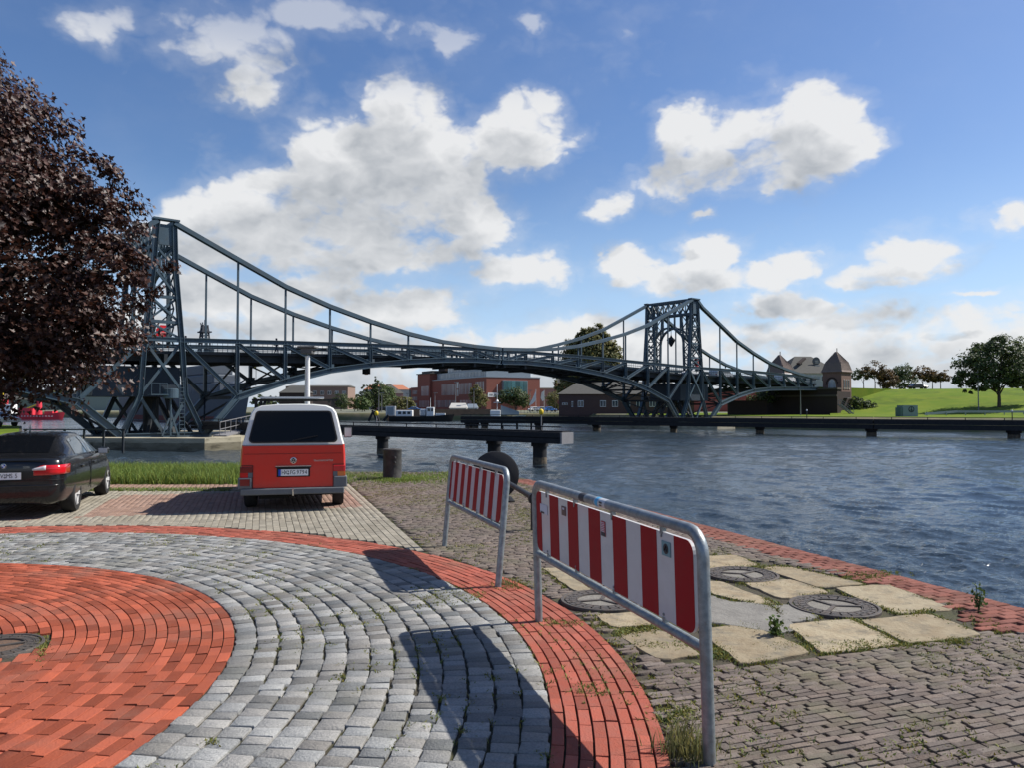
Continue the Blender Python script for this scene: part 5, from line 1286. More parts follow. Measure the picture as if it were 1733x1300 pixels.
for mir in (False, True):
    grid_mesh(MB(), patch_on(gg, uu(1.12), uu(1.98), .085, .235, .006, 10, 6, mir, shrink=(.10, 0)), False).build('side_window', cw, car, smooth=True)
    grid_mesh(MB(), patch_on(gg, uu(2.04), uu(3.02), .085, .235, .006, 10, 6, mir, shrink=(0, -.13)), False).build('side_window', cw, car, smooth=True)
    s = 1 if mir else -1
    mo = bevel(MB().box((2.72, s * .99, 1.0), (.12, .20, .13)).build('wing_mirror', M['carblack'], car), .04, 3); MB().box((2.655, s * .99, 1.0), (.01, .16, .095)).build('mirror_glass', M['silver'], mo); MB().beam((2.72, s * .84, .96), (2.72, s * .94, .98), .05, .04).build('mirror_arm', M['ink'], mo)
    for dh in (1.32, 2.36): bevel(MB().box((dh, s * .905, .80), (.20, .03, .035)).build('door_handle', M['carblack'], car), .01)
    MB().box((2.02, s * .904, .60), (.008, .012, .55)).build('door_gap', M['ink'], car)
    for wx in (.98, 3.74): wheel(car, wx, s * .785, .32, .225, s, 5)
def on_rear(y, z, off=.012):     # the rear of the saloon, seen along its axis
    ay = abs(y); x = float(np.interp(ay, [0, .66, .70, .78, .845, .872, .89], [0, 0, .006, .045, .16, .40, .62])) + max(0, z - .92) * .5
    return Vector((x - off, y + (off * 1.2 if ay > .8 else 0) * (1 if y > 0 else -1), z))
def skin_patch(name, rows, m, par):
    """rows of (y, z) on the back of the saloon -> a lens that follows the bodywork"""
    g2 = np.array([[tuple(on_rear(y, z)) for y, z in r] for r in rows]); b = MB(); grid_mesh(b, g2, False); o = b.build(name, m, par, smooth=True); md = o.modifiers.new('solid', 'SOLIDIFY'); md.thickness = .02; md.offset = 0; return o
for s in (-1, 1):
    ys = np.linspace(.44, .872, 14)
    lo = skin_patch('tail_lamp', [[(s * y, .735 + .02 * (y - .44)) for y in ys], [(s * y, .785) for y in ys], [(s * y, .835) for y in ys], [(s * y, min(.905, .85 + (y - .44) * .45)) for y in ys]], M['lampred'], car)
    yw = np.linspace(.42, .62, 6); 
    g2 = skin_patch('reversing_lamp', [[(s * y, .822) for y in yw], [(s * y, .836 + (y - .42) * .12) for y in yw], [(s * y, .85 + (y - .42) * .26) for y in yw]], M['lampclear'], lo); g2.location = (-.008, 0, 0)
num_plate(car, on_rear(-.0, .735, .02) + Vector((0, .0, 0)), PR, .52, .115, ['V', '*', 'MS', ' ', '5'], eu=False)
for o in car.children:
    if o.name.startswith('number_plate'):
        for ch in o.children:
            if ch.name.startswith(('letter', 'seal')): ch.location.x += .20
cb_ = MB().lathe([(.041, 0), (.041, .008), (.034, .009)], 24).build('badge', M['chrome'], car); cb_.location = on_rear(0, .90, .004); cb_.rotation_euler = PR
b = MB()
for k in range(4):
    a0 = k * PI / 2; b.add([(0, 0, .0105)] + [(.026 * math.cos(a0 + i * PI / 12), .026 * math.sin(a0 + i * PI / 12), .0105) for i in range(7)], [(0, i + 1, i + 2) for i in range(6)], k % 2)
b.build('badge_field', [M['eublue'], M['plate']], cb_); MB().lathe([(.034, .008), (.034, .0098), (.027, .0098), (.027, .008)], 24).build('badge_ring', M['ink'], cb_)
text('320i', .05, M['chrome'], car, on_rear(-.33, .875, .008), PR, sx=1.2)
MB().box((-.0, 0, .985), (.03, 1.25, .012)).build('boot_lip', M['carblack'], car)
skin_patch('bumper_crease', [[(y, .555) for y in np.linspace(-.86, .86, 24)], [(y, .575) for y in np.linspace(-.86, .86, 24)]], M['carblack'], car)
skin_patch('bumper_gap', [[(y, .655) for y in np.linspace(-.83, .83, 24)], [(y, .663) for y in np.linspace(-.83, .83, 24)]], M['ink'], car)
MB().lathe([(.004, 0), (.02, 0), (.004, .16)], 8, (1.45, 0, 1.40)).build('roof_antenna', M['carblack'], car)

# ================================================================== FAR SHORE
# --- railing on the left quay edge
q0, q1 = D(40, 726, 31.2), D(212, 726, 31.2); t = thing('railing', 'low steel railing along the quay edge behind the black car', 'railing', (q0.x, q0.y, 0)); L = (q1 - q0).length
MB().beam((0, 0, .95), (L, 0, .95), .05, .05).build('handrail', M['steeldk'], t)
for k in range(6): MB().beam((L * (k + .1) / 5.2, 0, 0), (L * (k + .1) / 5.2, 0, .95), .07, .07, (1, 0, 0)).build('railing_post', M['steeldk'], t)
# --- small cars in the distance
def far_car(label, p, rz, m, van=False, group=None, s=1.0):
    t = thing('parked_car', label, 'car', p, rz, group)
    L, W_, H_ = (4.9, 1.9, 1.95) if van else (4.3, 1.76, 1.46)
    if van: pr = [(-L/2, .35), (-L/2, 1.2), (-L/2 + .15, H_ - .05), (L/2 - 1.5, H_), (L/2 - .75, 1.2), (L/2 - .05, .95), (L/2, .35)]
    else: pr = [(-L/2, .35), (-L/2 + .02, .82), (-L/2 + .6, .95), (-L/2 + 1.15, H_ - .04), (.25, H_), (1.05, .98), (L/2 - .15, .80), (L/2, .4)]
    b = MB(); b.sheet([(x, -W_ / 2, z) for x, z in pr], (0, 1, 0), W_); o = b.build('body', m, t); bevel(o, .12, 3)
    wz = MB(); q = [(pr[2][0] + .25, 1.0), (pr[3][0] + .08, H_ - .12), (pr[4][0] - .02, H_ - .12), (pr[5][0] - .3, 1.02)] if not van else [(-L/2 + .5, 1.2), (-L/2 + .55, 1.7), (L/2 - 1.55, 1.75), (L/2 - 1.1, 1.2)]
    for sgn in (-1, 1): wz.sheet([(x, sgn * (W_ / 2 + .004), z) for x, z in q], (0, sgn, 0), .01)
    wz.build('side_window', M['winglass'], t)
    if not van: MB().sheet([(pr[2][0] + .12, y, 1.02) for y in (-.65, .65)] + [(pr[3][0] - .06, y, H_ - .12) for y in (.55, -.55)], (-1, 0, .5), .02).sheet([(pr[5][0] + .02, y, 1.04) for y in (-.65, .65)] + [(pr[4][0] + .1, y, H_ - .1) for y in (.55, -.55)], (1, 0, .6), .03).build('windscreen', M['winglass'], t)
    for x in (-L * .31, L * .31):
        for sgn in (-1, 1): MB().lathe([(.2, -.1), (.31, -.1), (.31, .1), (.2, .1)], 14, (x, sgn * (W_ / 2 - .08), .31), axis='Y').build('wheel', M['rubber'], t)
    for y in (-.65, .65): MB().box((L / 2 - .06, y, .68), (.10, .3, .13)).build('headlight', M['lampclear'], t); MB().box((-L / 2 + .02, y, .78), (.08, .28, .14)).build('tail_light', M['lampred'], t)
    return t
q = G(-8, 722.5); far_car('white car parked on the quay at the left picture edge', (q.x, q.y, 0), -.25, M['white'])
q = D(1553, 655.5, 178); far_car('dark car parked on the crest of the grass bank', (q.x, q.y, 5.75), 0.05, M['carblack'])
q = D(1727, 655, 168); far_car('dark car at the right picture edge on the crest of the grass bank', (q.x, q.y, 5.8), .1, M['carblack'])
q = D(1145, 697, 178); far_car('white car on the lawn under the right end of the bridge', (q.x, q.y, FZ + .03), .15, M['white'])
q = D(1128, 697, 186); far_car('blue grey car beside the white car under the bridge', (q.x, q.y, FZ + .03), .3, M['silver'])
for k, (px, lab, m) in enumerate([(905, 'white car in the row before the far brick house', 'white'), (917, 'silver car in the row before the far brick house', 'silver'), (930, 'pale blue car nearest the low brick shed', 'blue')]): q = D(px, 696, 232 - k * 4); far_car(lab, (q.x, q.y, FZ), .5, M[m], group='cars parked before the far brick house')
q = D(702, 699, 232); far_car('blue car behind the black hulled boat', (q.x, q.y, FZ), .2, M['blue'])
q = D(650, 700, 225); far_car('dark car by the street lamps left of the grey container', (q.x, q.y, FZ), .1, M['carblack'])
q = D(1262, 629, 138); far_car('pale van crossing the right end of the bridge', BP(97, 6.5, 6.85), BANG, M['silver'], True)
far_car('white car driving over the bridge beside the farther tower', BP(87, 5.4, 6.98), BANG + PI, M['white'])
far_car('white van leaving the bridge by the near brick gatehouse', BP(117, 5.5, 6.45), BANG, M['white'], True)

# --- buildings
def wall_windows(t, org, d, n, rows, m, name='window', frame=None):
    """windows on a wall: org corner, d along the wall, n outwards; rows of (along0, along1, z0, z1)"""
    for a0, a1, z0, z1 in rows:
        c = Vector(org) + d * ((a0 + a1) / 2) + Vector((0, 0, (z0 + z1) / 2)); rz = math.atan2(d.y, d.x)
        f = MB().box(c + n * .02, (a1 - a0, .16, z1 - z0), rz).build(name, frame or m, t)
        if frame is not None: MB().box(c + n * .04, (a1 - a0 - .22, .16, z1 - z0 - .22), rz).build('pane', m, f)
def hip_roof(b, x0, x1, y0, y1, z, h, ridge=.5, over=.4):
    x0, x1, y0, y1 = x0 - over, x1 + over, y0 - over, y1 + over; cy = (y0 + y1) / 2; i = (x1 - x0) * ridge / 2
    b.add([(x0, y0, z), (x1, y0, z), (x1, y1, z), (x0, y1, z), (x0 + i, cy, z + h), (x1 - i, cy, z + h)], [(0, 1, 5, 4), (1, 2, 5), (2, 3, 4, 5), (3, 0, 4), (3, 2, 1, 0)])
def house(label, p, rz, w, d, h, rh, wm, rm, wins=(), ridge=.45, group=None, name='house', winm=None, frame=None, chim=0):
    t = thing(name, label, 'house' if name == 'house' else 'building', p, rz, group)
    MB().box((0, d / 2, h / 2 - .3), (w, d, h + .6)).build('wall', wm, t)
    b = MB(); hip_roof(b, -w / 2, w / 2, 0, d, h, rh, ridge); rf = b.build('roof', rm, t)
    for k in range(chim): MB().box((-w * .2 + k * w * .4, d / 2, h + rh * .9), (.8, .8, 1.6)).build('chimney', wm, rf)
    for x0, x1, z0, z1 in wins:
        f = MB().box(((x0 + x1) / 2, -.02, (z0 + z1) / 2), (x1 - x0, .14, z1 - z0)).build('window', frame or M['white'], t); xm = (x1 - x0)
        for q in (-.24, .24): MB().box(((x0 + x1) / 2 + q * xm, -.04, (z0 + z1) / 2), (xm * .40, .14, (z1 - z0) * .84)).build('pane', winm or M['winglass'], f)
    return t
# museum
A = Vector((-10.0, 300, FZ)); ld, rd = Vector((-.4976, .8674, 0)), Vector((.8674, .4976, 0)); ln, rn_ = -rd, -ld
ms = thing('museum_building', 'long red brick building with glazed attic and big glass front across the harbour', 'building', (A.x, A.y, FZ)); O = Vector((0, 0, 0))
def quadblock(o, la_, lb_, z0, z1): return [(o + ld * a + rd * c) for a, c in ((0, 0), (la_, 0), (la_, lb_), (0, lb_))], z0, z1
def blk(name, a0, a1, c0, c1, z0, z1, m): return MB().prism([tuple((ld * a + rd * c)[:2]) for a, c in ((a0, c0), (a1, c0), (a1, c1), (a0, c1))], z0, z1).build(name, m, ms)
blk('main_wall', 0, 66, 0, 24.6, -1, 13.2, M['wallbrick']); blk('roof_edge', -.15, 66.15, -.15, 24.75, 13.2, 13.55, M['metalclad'])
blk('corner_block', 52, 66, -1.2, 12, -1, 16.4, M['wallbrick']); blk('low_wing', 66, 78, .5, 14, -1, 10.6, M['wallbrick']); blk('glass_stair', 78, 81, .8, 12, -1, 10.4, M['winglass'])
cr = MB(); cr.prism([tuple((ld * a + rd * c)[:2]) for a, c in ((51, -1.5), (67, -1.5), (67, 12.3), (51, 12.3))], 16.4, 16.8); cr.prism([tuple((ld * a + rd * c)[:2]) for a, c in ((53, .5), (65, .5), (65, 10), (53, 10))], 16.8, 17.9); cr.build('flat_roof', M['roofgrey'], ms); blk('roof_plant', 47, 54, 4, 9, 17.6, 20.2, M['dkbrick'])
blk('attic_lower', 3, 50, 1.5, 22, 13.55, 16.3, M['metalclad']); blk('attic_upper', 8, 44, 4, 20, 16.3, 18.9, M['metalclad']); blk('attic_roof', 7.4, 44.6, 3.4, 20.6, 18.9, 19.2, M['roofgrey'])
wl = []
for k in range(34): wl.append((4.0 + k * 1.32, 4.5 + k * 1.32, 14.0, 15.9))
wall_windows(ms, rd * 1.5, ld, ln, wl, M['palewin'], 'attic_window')
wall_windows(ms, rd * 4, ld, ln, [(9 + k * 1.45, 9.9 + k * 1.45, 16.8, 18.6) for k in range(24)], M['palewin'], 'attic_window')
wl = []
for grp in ((2, 9, 7.2, 11.6), (13, 24, 6.6, 11.3), (28, 42, 6.4, 11.2), (53, 62, 6.4, 10.8)):
    x = grp[0]
    while x < grp[1]: wl.append((x, x + .42, grp[2], grp[3])); x += 1.3
for grp in ((13, 24), (28, 49), (53, 64)):
    x = grp[0]
    while x < grp[1]: wl.append((x, x + .42, 1.2, 4.2)); x += 1.4
wall_windows(ms, O, ld, ln, [w for w in wl if w[0] < 51], M['palewin']); wall_windows(ms, rd * -1.2, ld, ln, [w for w in wl if w[0] >= 52.5], M['palewin'])
wall_windows(ms, rd * .5, ld, ln, [(67.5 + k * 1.5, 68.1 + k * 1.5, z, z + 1.7) for k in range(6) for z in (1.4, 4.4, 7.4)], M['palewin'])
wall_windows(ms, O, ld, ln, [(24.8, 26.6, 6.0, 8.6), (24.8, 26.6, 9.0, 12.0)], M['palewin'], 'bay_window', M['pale'])
gf = MB().box(rd * 12.5 + rn_ * .4 + Vector((0, 0, 8.6)), (11.3, 1.4, 6.9), math.atan2(rd.y, rd.x)).build('glass_front', M['metalclad'], ms)
gm = mat('tinted_glass_front', (.07, .16, .17), .12, spec=.8, var=.35)
for k in range(6): MB().box(rd * (12.5 + (k - 2.5) * 1.82) + rn_ * .52 + Vector((0, 0, 8.6)), (1.70, 1.4, 6.5), math.atan2(rd.y, rd.x)).build('glass_pane', gm, gf)
sg = MB().box(rd * 3.6 + rn_ * .1 + Vector((0, 0, 6.1)), (6.0, .25, 1.7), math.atan2(rd.y, rd.x)).build('wall_sign', M['white'], ms)
rzr = math.atan2(rd.y, rd.x); b = MB()
for x, w_ in ((-2.3, .3), (-1.85, .22), (-1.45, .42), (-.95, .3), (-.2, .3), (.2, .2), (.55, .42), (1.35, .62), (2.15, .26), (2.45, .2)): b.box(rd * (3.6 + x) + rn_ * .24 + Vector((0, 0, 6.1)), (w_, .02, .8), rzr)
b.build('faint_lettering', M['endgrey'], sg)
# low shed before the poplar
sh = D(1045, 707, 168)
house('long low brick shed with grey hipped roof beside the farther bridge tower', (sh.x + 1.6, 166, FZ), -.06, 29, 11, 4.3, 2.9, mat('shed_brick', (.11, .066, .055), .9, nscale=3, namt=.5, col2=(.08, .05, .045), bump=.3, bscale=6), M['roofgrey'], [(x, x + 1.25, 1.5, 2.9) for x in (-10.4, -5.6, -3.0, -.4, 2.2, 5.0, 7.8, 10.6)] + [(-13.8, -12.6, 1.9, 2.4), (-11.8, -11.4, 1.5, 2.7)], .32, name='brick_shed')
# other town houses
q = D(962, 700, 285); house('tall red brick house with hipped roof left of the poplar', (q.x + 3, 285, FZ), -.3, 17, 12, 10.5, 4.6, M['wallbrick'], M['roofgrey'], [(-7 + k * 3.2, -6 + k * 3.2, z, z + 1.6) for k in range(5) for z in (4.6, 7.8)], .5)
q = D(912, 700, 300); house('small pale brick house right of the museum', (q.x + 4, 318, FZ), 0, 11, 8, 9.0, .5, mat('pale_brick', (.32, .22, .19), .9), M['roofgrey'], [(-4 + k * 2.4, -3 + k * 2.4, 4.5, 6) for k in range(4)], .1)
q = D(665, 700, 330); house('pink walled house with dark gable roof left of the museum', (q.x, 330, FZ), .4, 9, 14, 7.2, 4.4, mat('pink_wall', (.36, .20, .19), .9), M['roofgrey'], [(-3, -2, 2, 4), (1, 2, 2, 4)], .9)
q = D(655, 700, 380); house('orange roofed house behind the tall conifer', (q.x, 380, FZ), .2, 22, 12, 10, 2.4, M['pale'], mat('orange_tile', (.40, .16, .09), .85), [], .3)
q = D(545, 700, 420); house('broad flat roofed brown building behind the lamp post', (q.x - 3, 420, FZ), 0, 34, 20, 12.5, 1.0, mat('brown_wall', (.22, .15, .12), .9), M['roofgrey'], [(-14 + k * 4, -12 + k * 4, 8, 10) for k in range(8)], .05)
q = D(505, 700, 400); house('dark roofed shed behind the van roof', (q.x, 390, FZ), 0, 14, 12, 8.5, 3.4, M['dkbrick'], M['roofgrey'], [], .5)
q = D(1170, 690, 215); house('red hall seen under the right end of the bridge', (D(1215, 690, 225).x, 225, FZ), .15, 36, 14, 6.2, .8, mat('hall_red', (.34, .10, .075), .9), M['roofgrey'], [(6, 9, .6, 3.2), (12, 15, .6, 3.2)], .05)
q = D(75, 695, 330); house('long grey roofed boathouse behind the red lightship', (q.x + 4, 330, FZ), 0, 44, 14, 4.5, 4.0, mat('shed_green', (.16, .19, .16), .9), M['roofgrey'], [], .15)
q = D(188, 690, 300); house('low pale harbour building seen between the bridge struts', (q.x, 300, FZ), 0, 22, 10, 5.6, 1.0, mat('greenish_wall', (.20, .24, .22), .8), M['roofgrey'], [], .1)
q = D(15, 690, 340); house('red brick house at the left picture edge across the water', (q.x, 340, FZ), .1, 16, 10, 5, 4, M['wallbrick'], M['rooftile'], [], .5)

# brick gatehouses at the right end of the bridge
def gatehouse(label, c, windows=True):
    t = thing('gatehouse', label, 'gatehouse', (c.x, c.y, .3), BANG)      # local x along the bridge, y across it
    W_, L_ = 3.75, 4.0
    wall = MB().box((0, 0, 4.1), (L_, W_, 8.4)).build('wall', M['towerbrick'], t)
    MB().box((0, 0, 8.25), (L_ + .3, W_ + .3, .2)).build('cornice', M['towerbrick'], t)
    b = MB()
    for z0, z1, k0, k1 in ((8.35, 8.7, 1.16, 1.06), (8.7, 10.2, 1.06, .84), (10.2, 12.4, .84, 0)):
        v = [(sx * L_ / 2 * k, sy * W_ / 2 * k, z) for z, k in ((z0, k0), (z1, k1)) for sx, sy in ((-1, -1), (1, -1), (1, 1), (-1, 1))]
        if k1 == 0: v = v[:4] + [(-.35, 0, z1), (.35, 0, z1)]; f = [(0, 1, 5, 4), (1, 2, 5), (2, 3, 4, 5), (3, 0, 4)]
        else: f = [(0, 1, 5, 4), (1, 2, 6, 5), (2, 3, 7, 6), (3, 0, 4, 7)]
        b.add(v, f)
    rf = b.build('roof', M['rooftile'], t)
    sm = MB()
    for k in range(9):
        yy = -W_ / 2 * .84 - .02; xx = -L_ / 2 * .8 + k * L_ * .8 / 8; sm.beam((xx, yy - .05, 10.2), (xx * .2, -.02, 12.35), .06, .05); sm.beam((xx * 1.25, -W_ / 2 * 1.07, 8.7), (xx, yy, 10.2), .06, .05)
        xx = -L_ / 2 * .84 - .02; yy = -W_ / 2 * .8 + k * W_ * .8 / 8; sm.beam((xx - .05, yy, 10.2), (-.37, yy * .1, 12.35), .06, .05); sm.beam((-L_ / 2 * 1.07, yy * 1.25, 8.7), (xx, yy, 10.2), .06, .05)
    sm.build('roof_seam', M['rooftile'], rf); MB().tube([(.1, 0, 12.3), (.1, 0, 13.1)], .08, 8).build('finial', M['steeldk'], rf)
    # arched window on the wall facing the water (local -x), slits on the -y wall
    aw = [(-.75, 5.0), (.75, 5.0), (.75, 5.9), (.6, 6.5), (.3, 6.85), (0, 6.95), (-.3, 6.85), (-.6, 6.5), (-.75, 5.9)]
    f = MB().sheet([(-L_ / 2 - .01, y, z) for y, z in aw], (-1, 0, 0), .05).build('arched_window', M['pale'], t)
    for yy in (-.48, 0, .48): MB().box((-L_ / 2 - .06, yy, 5.75 + (.2 if yy == 0 else 0)), (.05, .38, 1.3 + (.3 if yy == 0 else 0))).build('pane', M['palewin'], f)
    ar = MB()
    for k in range(12): a = PI * k / 11; ar.box((-L_ / 2 - .03, 1.12 * math.cos(a), 5.95 + 1.25 * math.sin(a)), (.1, .28, .28), rot=Matrix.Rotation(-a, 3, 'X'))
    ar.build('window_arch', M['dkbrick'], t); MB().box((-L_ / 2 - .05, 0, 4.9), (.2, 1.8, .14)).build('sill', M['pale'], t)
    for xx in (-.9, 0, .9):
        f = MB().box((xx, -W_ / 2 - .02, 6.0), (.42, .08, 1.7)).build('window', M['pale'], t); MB().box((xx, -W_ / 2 - .05, 6.0), (.30, .08, 1.56)).build('pane', M['winglass'], f); MB().box((xx, -W_ / 2 - .05, 5.05), (.6, .16, .1)).build('sill', M['pale'], t)
    return t
PG = Vector((63.5, 148, 0)); gc = PG + bn_ * 1.87 + bu * 2.0
gh = gatehouse('nearer brick gatehouse with arched window and steep roof at the bridge end', gc)
MB().box((-.9, -1.95, 1.9), (1.1, .1, 2.3)).build('door', M['metalclad'], gh); MB().box((-.9, -2.02, 2.5), (.45, .03, .5)).build('door_notice', M['white'], gh); MB().box((-.9, -2.4, 3.15), (1.5, .9, .08)).build('door_canopy', M['endgrey'], gh); MB().box((-.9, -2.5, .7), (1.7, 1.0, .1)).build('landing', M['endgrey'], gh)
gatehouse('farther brick gatehouse, its roof rising behind the bridge railing', gc + bn_ * 12.2)
ab = thing('abutment_wall', 'dark brick abutment wall carrying the right end of the bridge', 'wall', BP(118, -1.6, 0))
ab.rotation_euler = (0, 0, BANG)
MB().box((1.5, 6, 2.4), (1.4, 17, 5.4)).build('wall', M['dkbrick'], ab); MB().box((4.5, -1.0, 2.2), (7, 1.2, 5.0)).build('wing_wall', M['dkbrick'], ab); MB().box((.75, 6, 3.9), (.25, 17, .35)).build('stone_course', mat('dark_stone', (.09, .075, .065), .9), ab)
MB().box((1.5, 6, 5.25), (1.8, 17.3, .3)).build('coping', mat('dark_stone', (.09, .075, .065), .9), ab)
rpd = thing('road_ramp', 'road embankment leading from the bridge to the crest of the bank', 'embankment', BP(120, 4.5, 0)); rpd.rotation_euler = (0, 0, BANG)
rm_ = MB().prism([(2, -3.6), (60, -6), (60, 14), (2, 5.5)], -.5, 5.72); rm_.mi = [0, 1, 0, 0, 0, 0]; rm_.build('road_deck', [M['lawn'], M['asphalt']], rpd)
lw_ = thing('quay_wall', 'dark sheet wall left of the abutment, half hidden by the bridge', 'wall', (0, 0, 0)); a_, c_ = D(1232, 697, 150), D(1300, 697, 150)
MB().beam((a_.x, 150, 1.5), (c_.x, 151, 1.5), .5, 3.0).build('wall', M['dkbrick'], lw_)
bush('dark ivy clad slope left of the abutment wall', (D(1290, 690, 152).x, 153.5, FZ), [(-3, 0, 2.2, 3.6, 1.6, 1.5), (1.5, .5, 3.6, 3, 1.6, 1.4)], M['leafdk'], 1500, .3)
# stairs beside the gatehouse
st = thing('stairs', 'steel stairs with handrails beside the near gatehouse', 'stairs', (D(1445, 697, 141).x, 141, .3))
for s in (0, 1.3):
    MB().beam((-2.3, s, 1.9), (0, s, .1), .08, .25).build('stringer', M['endgrey'], st); MB().beam((-2.3, s, 2.9), (0, s, 1.1), .06, .06).beam((-2.3, s, 1.9), (-2.3, s, 2.9), .06, .06, (1, 0, 0)).beam((0, s, 0), (0, s, 1.1), .06, .06, (1, 0, 0)).build('handrail', M['endgrey'], st)
for k in range(8): MB().box((-2.3 + k * .32, .65, 1.85 - k * .25), (.3, 1.3, .05)).build('step', M['endgrey'], st)
q = D(1455, 690, 150); bush('dark round bush on the bank beside the near gatehouse', (q.x, 149, .6), [(0, 0, 1.3, 2.2, 1.8, 1.5), (1.6, 0, 1.0, 1.5, 1.3, 1.1), (-1, .3, 2.2, 1.3, 1.2, 1.1)], M['leafdk'], 2200, .26)
# big hipped house behind
bh = thing('large_house', 'large house with broad grey roof and roof emblem between the gatehouses', 'house', (D(1378, 640, 205).x, 205, 5), .12)
MB().box((0, 6, 2.8), (15, 12, 6.0)).build('wall', M['pale'], bh); b = MB(); hip_roof(b, -7.5, 7.5, 0, 12, 5.8, 4.9, .70, .4); rf = b.build('roof', M['roofgrey'], bh)
MB().sheet([(x * 1.1 + 2.2, 3.0, z * 1.1 + 9.2) for x, z in [(math.cos(a), math.sin(a)) for a in [k * PI / 8 for k in range(16)]]], (0, -1, .7), .15).build('roof_emblem', mat('emblem_grey', (.11, .11, .115), .7), rf)
b = MB(); b.box((2.2, 2.75, 9.3), (1.0, .1, .2)); b.box((2.2, 2.6, 8.8), (1.0, .1, .2)); b.box((2.2, 2.35, 8.0), (1.3, .1, .22)); b.build('emblem_bars', M['pale'], rf)
MB().beam((-3.6, 1.7, 8.4), (-.8, 3.6, 10.0), .9, .5).build('dormer', M['dkbrick'], rf); MB().box((-6.2, 5, 9.0), (.5, .5, 1.8)).build('chimney', M['dkbrick'], rf)
for k in range(5): f = MB().box((-5.5 + k * 2.7, -.03, 4.4), (1.4, .1, 1.6)).build('window', M['white'], bh); MB().box((-5.5 + k * 2.7, -.06, 4.4), (1.15, .1, 1.35)).build('pane', M['winglass'], f)
MB().box((-3, -.06, 2.2), (6, .1, 1.2)).build('dark_band', M['dkbrick'], bh)
# lamp post before the abutment, small lights on the walkway, cabinet with the peace sign
def far_lamp(label, p, h, group=None):
    t = thing('street_lamp', label, 'street lamp', p, 0, group); MB().tube([(0, 0, -.2), (0, 0, h)], [.11, .07], 8).build('pole', M['endgrey'], t); MB().box((.12, 0, h), (1.0, .3, .16)).build('lamp_head', M['endgrey'], t)
    return t
q = D(1355, 700, 138); far_lamp('street lamp standing before the dark abutment wall', (q.x, 138, FZ), 4.6)
q = D(1656, 690, 136); far_lamp('slim grey mast beside the big tree on the bank', (q.x, 136, .4), 8.4)
for px, lab in ((1365, 'small white topped post on the walkway before the abutment'), (1712, 'small white topped post on the walkway near the right picture edge')):
    Y = 95 if px < 1500 else 83.5; q = D(px, 706, Y); t = thing('marker_post', lab, 'post', (q.x, Y - .1, .3)); MB().tube([(0, 0, 0), (0, 0, 1.0)], .05, 6).build('post', M['steeldk'], t); MB().lathe([(.08, 1.0), (.1, 1.1), (.03, 1.22)], 8).build('cap', M['white'], t)
cbp = D(1541, 704.5, 121); t = thing('cabinet', 'grey green cabinet with a painted peace sign on the lawn', 'cabinet', (cbp.x, 121, FZ), .12)
MB().box((0, .8, .85), (2.5, 1.6, 1.9)).build('case', M['boxgreen'], t); MB().box((-1.4, .8, .7), (.35, 1.4, 1.5)).build('side_case', mat('box_dark_green', (.10, .16, .15), .7), t); MB().box((1.26, .8, .85), (.02, 1.5, 1.8)).build('pale_side', M['pale'], t)
b = MB(); b.lathe([(.48, 0), (.48, .03), (.38, .03), (.38, 0)], 28, (.15, -.03, 1.15), axis='Y')
for a in (PI / 2, -PI / 2, -PI / 4, -3 * PI / 4): b.beam((.15, -.02, 1.15), (.15 + .42 * math.cos(a), -.02, 1.15 + .42 * math.sin(a)), .03, .10, (0, 1, 0))
b.v = [(x, y - .0, z) for x, y, z in b.v]; b.build('peace_sign', M['ink'], t)
g0, g1, g2_ = D(1565, 699, 126), D(1620, 694, 128), D(1740, 694, 126); t = thing('guard_rail', 'grey guard rail on the lawn before the big tree', 'guard rail', (g0.x, g0.y, FZ))
MB().poly_beam([(0, 0, .35), (g1.x - g0.x, 2, .75), (g2_.x - g0.x, 0, .75), (g2_.x - g0.x + 12, -3, .75)], .10, .36, (0, 0, 1)).build('rail', M['metalclad'], t)
for k in range(7): fx = 1 + k * 3.2; MB().beam((fx, 1.2, 0), (fx, 1.2, .7), .12, .12, (1, 0, 0)).build('rail_post', M['metalclad'], t)

# --- trees of the far shore
q = D(1679, 696, 140); tree('big broad crowned tree standing alone on the grass bank', (q.x, 138, .5), 14, [(0, 0, 9.6, 5.6, 4.8, 3.6), (-4.4, 0, 8.2, 3.8, 3.2, 2.9), (4.4, 0, 8.4, 3.6, 3.2, 3.2), (-3.0, -1, 5.6, 2.8, 2.2, 1.4), (1.0, -1, 12.4, 3.0, 2.6, 2.0), (-6.2, 0, 6.6, 2.2, 2, 1.6), (5, 0, 5.6, 2.6, 2.2, 1.4), (-5.0, 0, 4.8, 1.3, 1.3, 1.2), (-2.2, 0, 12, 2.4, 2.2, 1.6), (1, -1.5, 6.6, 3.5, 2, 1.4)], M['leafdk'], 13500, 40, .32, 5.5, .36, shell=.6)
q = D(1002, 690, 200); tree('tall olive green poplar rising behind the bridge and the shed', (q.x, 200, FZ), 22, [(0, 0, 15.6, 5.0, 4.4, 5.2), (1.0, 0, 20.0, 3.2, 2.6, 3.4), (4.0, 0, 14.4, 3.8, 3.4, 4.2), (-4.0, 0, 15.6, 3.8, 3.2, 4.2), (-1.8, 0, 19.2, 2.4, 2.2, 2.8), (5.4, 0, 10.8, 2.6, 2.4, 2.6), (-4.6, 0, 9.4, 3.2, 3.0, 3.2), (.5, 0, 8.4, 6.4, 4.4, 4.2), (-6.8, 0, 6.4, 2.6, 2.6, 2.2), (7.5, 0, 7.0, 3.0, 2.6, 2.4)], M['leafolive'], 34000, 44, .48, 6, .5)
